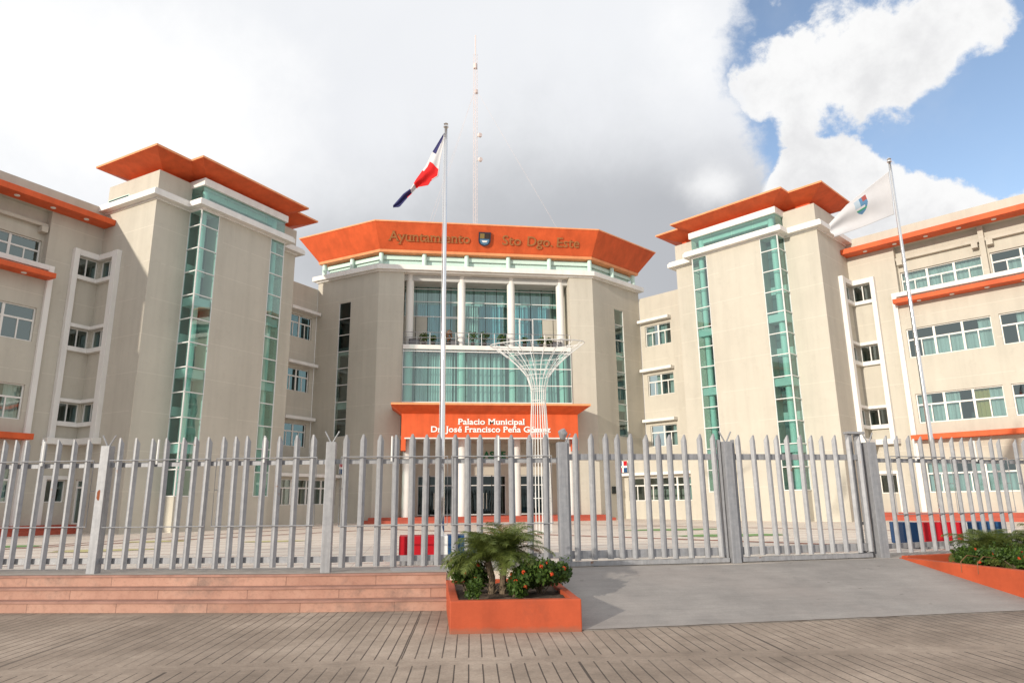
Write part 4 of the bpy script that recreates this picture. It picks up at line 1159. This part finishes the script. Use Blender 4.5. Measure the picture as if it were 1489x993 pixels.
# ================================================================== FENCE
FP = [(-14.52, 14.90), (-10.28, 14.02), (-6.04, 13.14), (-1.73, 12.93), (1.62, 13.0), (4.92, 13.3), (8.99, 14.2), (13.1, 15.2)]
T14 = [0.28, 0.58, 0.89, 1.19, 1.50, 1.74, 1.98, 2.29, 2.53, 2.75, 3.07, 3.36, 3.69, 3.99]
def seg(i):
    a, b = Vector(FP[i]), Vector(FP[i + 1]); L = (b - a).length; d = (b - a) / L
    return Fr(tuple(a), tuple(d), (d.y, -d.x), 1), L          # o points to the viewer
def pale(fr, parent, t, z0, z1, name='picket', seed=0):
    mb = MB(); m = M['fence']; rnd = random.Random(int(t * 1000) + seed)
    lean = rnd.uniform(-0.016, 0.016); o = 0.03; z1 += rnd.uniform(-0.014, 0.012); z0 += rnd.uniform(-0.012, 0.012)
    prof = [(-0.060, o + 0.0), (-0.016, o + 0.046), (0.016, o + 0.046), (0.060, o + 0.0)]
    th = 0.005
    zt = z1 - 0.13
    for (a, oa), (b, ob) in zip(prof, prof[1:]):
        def top(u): return zt + 0.13 * (1 - abs(u) / 0.060) ** 0.8
        P = []
        for z, ln in ((z0, 0), (zt, lean)):
            P += [fr.pt(t + a + ln, oa, z), fr.pt(t + b + ln, ob, z), fr.pt(t + b + ln, ob - th, z), fr.pt(t + a + ln, oa - th, z)]
        mb.hexa(P[:4] + P[4:], m)
        P2 = [fr.pt(t + a * 1.0 + lean, oa, zt), fr.pt(t + b + lean, ob, zt), fr.pt(t + b + lean, ob - th, zt), fr.pt(t + a + lean, oa - th, zt)]
        c = fr.pt(t + lean, o + 0.030, z1)
        ta, tb = top(a), top(b)
        Q = [fr.pt(t + a * 0.96 + lean, oa, ta), fr.pt(t + b * 0.96 + lean, ob, tb), fr.pt(t + b * 0.96 + lean, ob - th, tb), fr.pt(t + a * 0.96 + lean, oa - th, ta)]
        mb.hexa(P2 + Q, m)
    return mb.build(name, parent, (*fr.P, PZ))
def angle_rail(mb, fr, t0, t1, z0, z1, o=-0.03):
    fr.box(mb, t0, t1, o, o + 0.012, z0, z1, M['fence']); fr.box(mb, t0, t1, o - 0.06, o, z1 - 0.012, z1, M['fence'])

def post(parent, fr, t, z1=2.86, w=0.085, brackets=True, rust=False, org=None):
    mb = MB(); fr.box(mb, t - w, t + w, -0.09, 0.09, PZ - 0.01, z1, M['fence'])
    if rust:
        c = Vector(fr.pt(t - 0.01, 0.094, 1.95)); n = 12
        mb.face([tuple(c + Vector((0.035 * math.cos(2 * math.pi * k / n) * (1 + 0.2 * math.sin(3 * k)), 0, 0.10 * math.sin(2 * math.pi * k / n)))) for k in range(n)], M['rust'])
    P = mb.build('post', parent, org or (*fr.P, PZ), bevel=0.008)
    if brackets:
        mb = MB()
        for sg in (-1, 1):
            mb.tube([fr.pt(t + sg * 0.015, 0, z1 - 0.01), fr.pt(t + sg * 0.13, 0.0, z1 + 0.20)], 0.014, M['fence'], 6)
        mb.build('wire_arm', P, org or (*fr.P, PZ))
    return P

def panel(i, parent_label, cat='fence panel', ts=T14, posts=(True, False), frames=(), group=None, L=None, zt=3.02):
    fr, L = seg(i); org = (*fr.P, PZ)
    root = empty('fence_panel', org); tag(root, parent_label, cat, group)
    for k, t in enumerate(ts): pale(fr, root, t, 0.64, zt, seed=i * 77)
    for z0, z1 in ((2.46, 2.545), (0.72, 0.82)):
        mb = MB(); angle_rail(mb, fr, 0.08, L - 0.08, z0, z1); mb.build('rail', root, org)
    if posts[0]: post(root, fr, 0.0, org=org, rust=(i == 1))
    if posts[1]: post(root, fr, L, org=org)
    for (a, b, zb) in frames:
        mb = MB(); o = 0.10
        mb.tube([fr.pt(a, o, 2.58), fr.pt(b, o, 2.58), fr.pt(b, o, zb), fr.pt(a, o, zb)], 0.013, M['fence'], 6, close=True)
        for z in (2.02, ):
            for t in (a, b): mb.tube([fr.pt(t, o, z), fr.pt(t, 0.0, z)], 0.008, M['fence'], 5)
        for t in (a + (b - a) * 0.47,):
            mb.tube([fr.pt(t, o - 0.02, 2.50), fr.pt(t, o - 0.02, 2.96)], 0.020, M['white_metal'], 6)
        mb.build('pipe_frame', root, org)
    return root
GR = 'palisade fence panels along the plaza'
panel(0, 'leftmost grey palisade fence panel, cut by the left edge', frames=((0.13, 2.05, 1.38), (2.2, 4.15, 1.38)), group=GR)
panel(1, 'grey palisade fence panel whose left post has a rust patch, above the stair', frames=((0.13, 2.06, 1.37), (2.2, 4.1, 1.37)), group=GR)
panel(2, 'grey palisade fence panel above the stair, in front of the national flagpole', posts=(True, False), frames=((0.2, 2.15, 1.35), (2.22, 4.1, 1.35)), group=GR)
panel(5, 'grey palisade fence panel at the right, between the gate and the shrubs', ts=[0.43, 0.76, 1.10, 1.46, 1.81, 2.07, 2.39, 2.71, 3.0, 3.26, 3.62, 3.9], posts=(False, False), frames=((0.45, 2.05, 1.40), (2.2, 4.0, 1.40)), group=GR, zt=3.05)
panel(6, 'grey palisade fence panel cut by the right edge of the picture', ts=T14, posts=(False, False), frames=((0.2, 2.1, 1.40), (2.25, 4.0, 1.40)), group=GR, zt=3.05)
# dark channel lying under the third panel
fr, L = seg(2); mb = MB(); fr.box(mb, 1.15, 2.45, -0.05, 0.05, PZ, PZ + 0.065, M['grey_metal']); tag(mb.build('drain_channel', None, (*fr.pt(1.8, 0, PZ),)), 'dark steel channel lying on the stair head under the fence pickets', 'channel')

def gate(i, label, ts, w=0.085, zt=3.03, trims=(0.12, 0.12)):
    fr, L = seg(i); org = (*fr.P, PZ); root = empty('sliding_gate', org); tag(root, label, 'gate', 'sliding gate leaves above the ramp')
    a, b = trims[0], L - trims[1]
    for t in ts: pale(fr, root, t, 0.68, zt, seed=i * 91)
    mb = MB(); m = M['fence']
    fr.box(mb, a, b, -0.06, 0.0, 2.505, 2.62, m)
    R1 = mb.build('rail', root, org, bevel=0.004)
    mb = MB(); fr.box(mb, a, b, -0.06, 0.0, 0.70, 0.845, m); mb.build('rail', root, org, bevel=0.004)
    mb = MB(); fr.box(mb, a, b, -0.07, 0.04, 0.575, 0.655, m); mb.build('bottom_channel', root, org, bevel=0.004)
    for t in (a, b - 0.05):
        mb = MB(); fr.box(mb, t, t + 0.05, -0.065, 0.003, 0.655, 2.90, m); mb.build('stile', root, org, bevel=0.004)
    for t in (a + 0.5, b - 0.5):
        mb = MB(); p = fr.pt(t, -0.015, 0.585); q_ = Vector((fr.n[0], fr.n[1], 0))
        mb.tube([Vector(p) - q_ * 0.02, Vector(p) + q_ * 0.02], 0.045, M['grey_metal'], 12); mb.build('wheel', root, org)
    return root
gate(3, 'left leaf of the grey steel gate, between lamp-topped post and middle gate post', [0.25, 0.57, 0.88, 1.11, 1.36, 1.67, 1.93, 2.15, 2.47, 2.80, 3.08], trims=(0.1, 0.12))
gate(4, 'right leaf of the grey steel gate above the ramp, ending at the capped guide post', [0.26, 0.59, 0.91, 1.13, 1.37, 1.66, 1.92, 2.16, 2.47, 2.79, 3.04], trims=(0.14, 0.25))
# gate posts, each a thing
fr, L = seg(3)
r_ = empty('gate_post', fr.pt(0, 0, PZ)); tag(r_, 'thick grey gate post with a lamp on top, left end of the gate', 'gate post', 'gate posts')
post(r_, fr, 0.0, 2.84, 0.09, False, org=fr.pt(0, 0, PZ))
mb = MB(); c = Vector(fr.pt(0.02, 0.0, 2.90)); mb.tube([c, c + Vector((0.02, 0, 0.10)), c + Vector((-0.02, -0.02, 0.17))], [0.05, 0.09, 0.07], M['grey_metal'], 12)
mb.tube([c + Vector((0.06, 0, -0.05)), c + Vector((0.16, 0, 0.10))], 0.012, M['fence'], 6); mb.build('floodlight', r_, fr.pt(0, 0, PZ))
fr, L = seg(4)
r_ = empty('gate_post', fr.pt(0, 0, PZ)); tag(r_, 'thick weathered gate post with forked wire arms, between the two gate leaves', 'gate post', 'gate posts')
post(r_, fr, 0.0, 2.86, 0.09, True, org=fr.pt(0, 0, PZ))
mb = MB(); fr.box(mb, 0.10, 0.20, -0.12, -0.02, PZ + 0.1, PZ + 0.2, M['rust']); mb.build('roller_guide', r_, fr.pt(0, 0, PZ))
fr, L = seg(4); 
r_ = empty('gate_post', fr.pt(L, 0, PZ)); tag(r_, 'thick grey gate post with forked wire arms at the right end of the gate', 'gate post', 'gate posts')
post(r_, fr, L, 2.87, 0.105, True, org=fr.pt(L, 0, PZ))
mb = MB()
fr.box(mb, L - 0.42, L - 0.30, -0.17, -0.10, PZ, 3.05, M['fence']); fr.box(mb, L - 0.44, L - 0.02, -0.19, -0.04, 3.05, 3.10, M['fence']); fr.box(mb, L - 0.16, L - 0.06, -0.24, -0.14, PZ, 3.05, M['fence'])
for z in (0.62, 1.2): fr.box(mb, L - 0.30, L - 0.16, -0.16, -0.15, z, z + 0.06, M['grey_metal'])
tag(mb.build('gate_guide_frame', None, fr.pt(L - 0.3, -0.15, PZ), bevel=0.004), 'tall steel guide frame with a flat cap catching the end of the gate', 'gate frame')

# ================================================================== FLAGPOLES
def flagpole(x, y, ztop, label, top_x=0, seed=0):
    root = empty('flagpole', (x, y, PZ)); tag(root, label, 'flagpole', 'steel flagpoles')
    mb = MB(); n = 24
    mb.tube([(x + top_x * k / 10, y, 0.95 + (ztop - 0.95) * k / 10) for k in range(11)], [0.062 - 0.028 * k / 10 for k in range(11)], M['chrome'], 16)
    mb.build('pole', root, (x, y, PZ), smooth=True)
    mb = MB(); mb.tube([(x + top_x, y, ztop), (x + top_x, y, ztop + 0.03)], [0.06, 0.06], M['chrome'], 12)
    mb.tube([(x + top_x, y, ztop + 0.03), (x + top_x, y, ztop + 0.08), (x + top_x, y, ztop + 0.12)], [0.02, 0.055, 0.02], M['chrome'], 12); mb.build('finial', root, (x, y, PZ))
    mb = MB(); mb.tube([(x - 0.07, y - 0.05, 1.6), (x - 0.05 + top_x, y - 0.05, ztop - 0.1)], 0.004, M['white_metal'], 4); mb.build('halyard', root, (x, y, PZ))
    mb = MB(); mb.tube([(x, y, 0.96), (x, y, 1.02)], 0.13, M['chrome'], 16); mb.build('base_flange', root, (x, y, PZ))
    return root
flagpole(-3.95, 14.35, 10.2, 'slender bright flagpole of the national flag, behind the third fence panel')
flagpole(8.02, 15.3, 10.55, 'slender steel flagpole of the white flag, behind the right fence panel')
# coloured plinths at the feet of the poles
def plinth(x, y, rz, parts_, h, label):
    root = empty('flagpole_plinth', (x, y, PZ), rz); tag(root, label, 'plinth', 'painted flagpole plinths')
    for (a, b, mt, nm, dy) in parts_:
        mb = MB(); mb.box(a, b, -0.35 + dy, 0.35 + dy, 0.10, h, M[mt])
        mb.box(a + 0.02, b - 0.02, -0.33 + dy, 0.33 + dy, 0.0, 0.10, M['fence']); mb.build(nm, root, (0, 0, 0), bevel=0.01)
    return root
plinth(-3.95, 14.45, R(0), [(-0.83, -0.13, 'red', 'red_block', 0), (-0.125, 0.125, 'letter_white', 'white_block', 0), (0.13, 0.83, 'blue', 'blue_block', 0)], 0.55, 'low plinth painted red, white and blue at the foot of the national flagpole')
plinth(8.02, 15.4, R(-12), [(-0.98, -0.64, 'blue', 'blue_block', 0.12), (-0.635, -0.575, 'letter_white', 'white_block', 0.05), (-0.57, 0.36, 'red', 'red_block', 0), (0.365, 0.43, 'letter_white', 'white_block', 0), (0.435, 1.3, 'blue', 'blue_block', 0)], 0.60, 'low plinth painted blue, red and blue at the foot of the right flagpole')

# ---------------- flags: cloth grids from top and bottom edges, in the plane of the pole
def cloth(name, x, y, rz, top, bot, nu, nv, colour, amp, label, cat, emblem=None):
    def interp(P, u):
        # P: list of (w, z)
        L = [0]
        for a, b in zip(P, P[1:]): L.append(L[-1] + math.dist(a, b))
        s_ = u * L[-1]
        for i in range(len(P) - 1):
            if s_ <= L[i + 1] + 1e-9:
                f = (s_ - L[i]) / (L[i + 1] - L[i]); f = f * f * (3 - 2 * f) * 0.15 + f * 0.85
                return (P[i][0] + (P[i + 1][0] - P[i][0]) * f, P[i][1] + (P[i + 1][1] - P[i][1]) * f)
        return P[-1]
    mb = MB(); pts = {}
    for i in range(nu + 1):
        u = i / nu; a = interp(top, u); b = interp(bot, u)
        for j in range(nv + 1):
            v = j / nv; w = a[0] + (b[0] - a[0]) * v; z = a[1] + (b[1] - a[1]) * v
            dp = amp * math.sin(u * 7.5 + v * 3.2) * u ** 0.6 + amp * 0.5 * math.sin(v * 9 + u * 3) * (0.3 + u)
            pts[i, j] = (x + w * math.cos(rz) - dp * math.sin(rz), y + w * math.sin(rz) + dp * math.cos(rz), z)
    for i in range(nu):
        for j in range(nv):
            mb.face([pts[i, j], pts[i + 1, j], pts[i + 1, j + 1], pts[i, j + 1]], colour((i + .5) / nu, (j + .5) / nv))
    ob = mb.build(name, None, (x, y, top[0][1]), recalc=False)
    bm = bmesh.new(); bm.from_mesh(ob.data); bmesh.ops.remove_doubles(bm, verts=bm.verts, dist=0.0005); bm.to_mesh(ob.data); bm.free()
    for p in ob.data.polygons: p.use_smooth = True
    sol = ob.modifiers.new('cloth thickness', 'SOLIDIFY'); sol.thickness = 0.004
    tag(ob, label, cat)
    return ob
def dom(u, v):
    if u < 0.26: return M['flag_blue'] if v < 0.5 - u * 0.3 else M['flag_white']
    if u < 0.36: return M['flag_white']
    if u < 0.68: return M['flag_white'] if (v > 0.93 and u < 0.5) or (v < 0.12 and u < 0.5) else M['flag_red']
    if u < 0.75: return M['flag_white']
    return M['flag_red'] if (u < 0.82 and v > 0.8) else M['flag_blue']
cloth('national_flag', -3.95, 14.35, R(-2.1), [(-0.04, 10.06), (-0.31, 9.57), (-0.45, 9.22), (-0.58, 8.99), (-0.66, 8.86), (-0.77, 8.64), (-0.94, 8.51), (-1.16, 8.24)],
      [(-0.03, 9.98), (-0.06, 9.72), (-0.11, 9.42), (-0.16, 8.95), (-0.33, 8.84), (-0.38, 8.74), (-0.60, 8.69), (-0.82, 8.43), (-1.01, 8.15), (-1.15, 8.13)],
      44, 14, dom, 0.05, 'limp blue, white and red national flag hanging from the left pole', 'flag')
def wht(u, v):
    x, y = (u - 0.50) / 0.095, (v - 0.36) / 0.25
    if abs(x) < 1 and -1 < y < 1 - x * x * 0.9:
        if y < -0.35 and x < -0.2: return M['shield_red']
        if y < 0.1: return M['shield_blue'] if x < 0.25 else M['shield_pale']
        if y < 0.35: return M['flag_white'] if x > -0.5 else M['shield_blue']
        if y < 0.55: return M['shield_green']
        return M['shield_blue']
    return M['flag_white']
cloth('city_flag', 8.02, 15.3, R(0), [(-0.06, 10.27), (-0.77, 9.73), (-1.44, 9.22), (-1.96, 8.69)],
      [(-0.08, 9.03), (-0.91, 8.68), (-1.54, 8.44), (-1.94, 8.27)], 90, 60, wht, 0.06, 'white flag with a small coloured shield streaming left from the right pole', 'flag')

# ================================================================== LATTICE SCULPTURE
lx, ly = 0.28, 26.5
root = empty('lattice_sculpture', (lx, ly, PZ)); tag(root, 'white metal lattice column flaring into a wide tilted ring, in front of the canopy', 'sculpture')
prof = [(0.555, 0.41), (2.2, 0.41), (3.6, 0.38), (4.7, 0.33), (5.6, 0.28), (6.1, 0.30), (6.6, 0.46), (7.0, 0.78), (7.35, 1.20), (7.65, 1.62), (7.80, 1.88)]
def rad(z):
    for (z0, r0), (z1, r1) in zip(prof, prof[1:]):
        if z <= z1: return r0 + (r1 - r0) * (z - z0) / (z1 - z0)
    return prof[-1][1]
mb = MB()
def tilt(a, z, r): return z + (0.16 * math.sin(a + 0.3) + 0.05) * (max(0, z - 6.6) / 1.2) * r / 1.2
for k in range(20):
    a = 2 * math.pi * k / 20
    path = []
    for q_ in range(31):
        z = 0.555 + (7.80 - 0.555) * (q_ / 30); r = rad(z)
        path.append((lx + r * math.cos(a), ly + r * math.sin(a), tilt(a, z, r)))
    mb.tube(path, 0.0135, M['white_metal'], 5)
mb.build('rods', root, (lx, ly, PZ))
for z in (0.62, 1.85, 3.35, 3.45, 4.35, 5.6, 6.05, 6.6, 6.95, 7.35):
    mb = MB(); r = rad(z) + 0.012
    mb.tube([(lx + r * math.cos(2 * math.pi * k / 36), ly + r * math.sin(2 * math.pi * k / 36), tilt(2 * math.pi * k / 36, z, r)) for k in range(36)], 0.013, M['white_metal'], 5, close=True)
    mb.build('ring', root, (lx, ly, PZ))
mb = MB(); mb.tube([(lx + 1.9 * math.cos(2 * math.pi * k / 48), ly + 1.9 * math.sin(2 * math.pi * k / 48), tilt(2 * math.pi * k / 48, 7.82, 1.9)) for k in range(48)], 0.018, M['white_metal'], 6, close=True)
mb.build('rim', root, (lx, ly, PZ))

# ================================================================== RADIO MAST
mx_, my = 1.42, 69.8
root = empty('radio_mast', (mx_, my, PZ)); tag(root, 'very tall thin guyed lattice radio mast in faded red and white behind the central roof', 'mast')
mb = MB(); H_ = 54.6; rr = 0.25; cs = [(mx_ + rr * math.cos(a), my + rr * math.sin(a)) for a in (0.5, 2.6, 4.7)]
for x, y in cs: mb.tube([(x, y, PZ), (x, y, H_ - 2)], 0.022, M['mast'], 5)
z = PZ; k = 0
while z < H_ - 2.6:
    for i in range(3):
        a, b = cs[i], cs[(i + 1) % 3]; mb.tube([(*a, z), (*b, z + 0.6)], 0.011, M['mast'], 4)
    z += 0.6
mb.tube([(mx_, my, H_ - 2.2), (mx_, my, H_ + 0.4)], 0.07, M['mast'], 6)
mb.build('lattice', root, (mx_, my, PZ))
for z, dx in ((41.9, 0.5), (38.9, 0.55)):
    mb = MB(); mb.tube([(mx_ + 0.15, my, z), (mx_ + dx, my - 0.1, z)], 0.05, M['white_metal'], 6)
    mb.tube([(mx_ + dx - 0.05, my - 0.3, z), (mx_ + dx + 0.05, my - 0.5, z)], [0.27, 0.22], M['mast'], 18); mb.build('dish_antenna', root, (mx_, my, PZ))
mb = MB(); mb.tube([(mx_, my, 50.6), (mx_, my, 51.2)], 0.22, M['mast'], 10); mb.tube([(mx_ + 0.1, my, 47.4), (mx_ + 0.1, my, 47.8)], 0.2, M['mast'], 10); mb.build('antenna_drum', root, (mx_, my, PZ))
mb = MB()
for z, an in ((48, R(5)), (48, R(125)), (48, R(245)), (30, R(5)), (30, R(125)), (30, R(245))):
    mb.tube([(mx_, my, z), (mx_ + 27 * math.cos(an), my + 27 * math.sin(an), PZ)], 0.011, M['mast'], 4)
mb.build('guy_wires', root, (mx_, my, PZ))

# ================================================================== SKY, SUN, CAMERA
SUN_AZ, SUN_EL = 229.0, 14.0        # clockwise from +Y
w = bpy.data.worlds.new('World'); scene.world = w; w.use_nodes = True; nt = w.node_tree
bg = nt.nodes['Background']; bg.inputs[1].default_value = 0.106
sky = N(nt, 'ShaderNodeTexSky', sky_type='NISHITA'); sky.sun_disc = False
sky.sun_elevation = R(SUN_EL); sky.sun_rotation = R(SUN_AZ); sky.dust_density = 0.6; sky.ozone_density = 2.5; sky.air_density = 1.0
tc = N(nt, 'ShaderNodeTexCoord'); nrm = N(nt, 'ShaderNodeVectorMath', operation='NORMALIZE'); nt.links.new(tc.outputs['Generated'], nrm.inputs[0])
sp = N(nt, 'ShaderNodeSeparateXYZ'); nt.links.new(nrm.outputs[0], sp.inputs[0])
az = math_(nt, 'MULTIPLY', math_(nt, 'ARCTAN2', sp.outputs[0], sp.outputs[1]), 57.2958)
el = math_(nt, 'MULTIPLY', math_(nt, 'ARCSINE', sp.outputs[2]), 57.2958)
def wn(scale, detail, rough, off=0.0, dist=0.0):
    mp = N(nt, 'ShaderNodeMapping'); mp.inputs['Location'].default_value = (off, off * 0.7, off * 1.3); nt.links.new(nrm.outputs[0], mp.inputs[0])
    n = N(nt, 'ShaderNodeTexNoise'); n.inputs['Scale'].default_value = scale; n.inputs['Detail'].default_value = detail
    n.inputs['Roughness'].default_value = rough; n.inputs['Distortion'].default_value = dist
    nt.links.new(mp.outputs[0], n.inputs['Vector']); return n.outputs[0]
big = wn(3.2, 3, 0.5, 1.3); fine = wn(6.0, 12, 0.66, 4.1, 0.25); soft = wn(2.0, 6, 0.5, 9.2)
def gs(a0, e0, ra, re, rot=0.0, amp=1.0):
    da = math_(nt, 'SUBTRACT', az, a0); de = math_(nt, 'SUBTRACT', el, e0)
    c, s_ = math.cos(R(rot)), math.sin(R(rot))
    x = math_(nt, 'ADD', math_(nt, 'MULTIPLY', da, c / ra), math_(nt, 'MULTIPLY', de, s_ / ra))
    y = math_(nt, 'ADD', math_(nt, 'MULTIPLY', da, -s_ / re), math_(nt, 'MULTIPLY', de, c / re))
    d = math_(nt, 'ADD', math_(nt, 'MULTIPLY', x, x), math_(nt, 'MULTIPLY', y, y))
    return math_(nt, 'MULTIPLY', math_(nt, 'EXPONENT', math_(nt, 'MULTIPLY', d, -1.0)), amp)
def add(*a):
    o = a[0]
    for b in a[1:]: o = math_(nt, 'ADD', o, b)
    return o
fn = math_(nt, 'MULTIPLY', math_(nt, 'SUBTRACT', fine, 0.5), 1.5)
puff = wn(13.0, 12, 0.62, 7.7, 0.15); f2 = math_(nt, 'MULTIPLY', math_(nt, 'SUBTRACT', puff, 0.5), 2.0)
def smooth(v, a, b):
    m = N(nt, 'ShaderNodeMapRange', interpolation_type='SMOOTHSTEP'); nt.links.new(v, m.inputs[0]); m.inputs[1].default_value = a; m.inputs[2].default_value = b
    return m.outputs[0]
mx = lambda a, b: math_(nt, 'MAXIMUM', a, b)
# blue opening on the right of the sky
hole = add(gs(46, 33, 19, 15), gs(64, 28, 24, 20), math_(nt, 'MULTIPLY', fn, 0.22), math_(nt, 'MULTIPLY', f2, 0.22))
open_ = smooth(hole, 0.44, 0.60)
# cumulus inside it
cumv = add(gs(36.0, 32.0, 7.0, 4.3, -3, 1.1), gs(41.5, 30.2, 3.4, 2.4, 0, 0.6), gs(46.3, 32.0, 2.6, 3.6, 35, 0.75), gs(33.0, 27.6, 1.8, 2.2, 0, 0.42), gs(29.5, 30.5, 2.4, 1.8, 0, 0.5), math_(nt, 'MULTIPLY', fn, 0.2), math_(nt, 'MULTIPLY', f2, 0.85))
cum1 = smooth(cumv, 0.40, 0.66)
low = add(gs(37.0, 19.3, 6.0, 5.2), gs(43.5, 15.8, 8.0, 4.6), gs(34.0, 23.3, 3.4, 3.6, 0, 0.8), gs(30.5, 17.0, 4.5, 6.0, 0, 0.8), gs(60, 8, 14, 8), math_(nt, 'MULTIPLY', fn, 0.25), math_(nt, 'MULTIPLY', f2, 0.45))
low1 = smooth(low, 0.42, 0.52)
cloud = mx(mx(math_(nt, 'SUBTRACT', 1.0, open_), cum1), low1)
# brightness of the overcast part: dark grey belly in the middle, glowing upper left and at its torn edge
dark = add(gs(9, 21, 21, 9.5), gs(25, 18, 8, 7, 0, 0.8), gs(-14, 19, 10, 5, 0, 0.55), gs(1, 14, 9, 5, 0, 0.5), math_(nt, 'MULTIPLY', math_(nt, 'SUBTRACT', soft, 0.5), 1.2))
dk = smooth(add(dark, math_(nt, 'MULTIPLY', fn, 0.35)), 0.05, 1.05)
gl = smooth(add(gs(-24, 29, 16, 9, 0, 1.1), gs(26.0, 24.6, 3.0, 1.8, 0, 0.75), gs(25, 35, 5, 8, 0, 0.55), math_(nt, 'MULTIPLY', math_(nt, 'SUBTRACT', soft, 0.5), 0.8), math_(nt, 'MULTIPLY', fn, 0.3), math_(nt, 'MULTIPLY', f2, 0.35)), 0.15, 0.95)
over = mix(nt, dk, (8.4, 8.55, 8.85), (4.9, 5.05, 5.35))
over = mix(nt, math_(nt, 'MULTIPLY', gl, 0.85), over, (10.0, 10.0, 10.0))
over = mix(nt, 1.0, over, ramp(nt, big, [(0.3, (0.96, 0.96, 0.965)), (0.7, (1.05, 1.05, 1.04))]).outputs[0], 'MULTIPLY')
cumc = mix(nt, smooth(math_(nt, 'ADD', add(cumv, low), math_(nt, 'MULTIPLY', f2, 1.2)), 0.3, 2.1), (9.2, 9.2, 9.2), (7.6, 7.6, 7.7))
inhole = mx(math_(nt, 'MULTIPLY', cum1, open_), low1)
cc = mix(nt, inhole, over, cumc)
skyc = mix(nt, 1.0, sky.outputs[0], (2.75, 2.25, 2.0), 'MULTIPLY')
# thin veil on the blue
veil = smooth(wn(4.0, 6, 0.6, 2.2), 0.5, 0.85)
skyc = mix(nt, math_(nt, 'MULTIPLY', veil, 0.25), skyc, (8.0, 8.1, 8.3))
final = mix(nt, cloud, skyc, cc)
nt.links.new(final, bg.inputs[0])

sd = bpy.data.lights.new('sun', 'SUN'); sd.energy = 3.85; sd.angle = R(1.0); sd.color = (1.0, 0.91, 0.78)
so = bpy.data.objects.new('sun', sd); col.objects.link(so)
d = Vector((math.sin(R(SUN_AZ)) * math.cos(R(SUN_EL)), math.cos(R(SUN_AZ)) * math.cos(R(SUN_EL)), math.sin(R(SUN_EL))))
so.rotation_euler = d.to_track_quat('Z', 'Y').to_euler(); so.location = d * 60

cd = bpy.data.cameras.new('camera'); cd.lens = 24.01; cd.sensor_width = 36; cd.clip_end = 3000; cd.clip_start = 0.05
co = bpy.data.objects.new('camera', cd); col.objects.link(co)
co.matrix_world = Matrix.Translation((-4.48, 0, 1.755)) @ Matrix.Rotation(R(-8.0), 4, 'Z') @ Matrix.Rotation(R(90 + 13.141), 4, 'X') @ Matrix.Rotation(R(-0.668), 4, 'Z')
scene.camera = co
scene.render.resolution_x = 1024; scene.render.resolution_y = 682
scene.view_settings.view_transform = 'Standard'; scene.view_settings.look = 'None'
scene.view_settings.exposure = 0.0; scene.view_settings.gamma = 1.0; scene.view_settings.use_curve_mapping = False
scene.cycles.max_bounces = 8; scene.cycles.transparent_max_bounces = 16
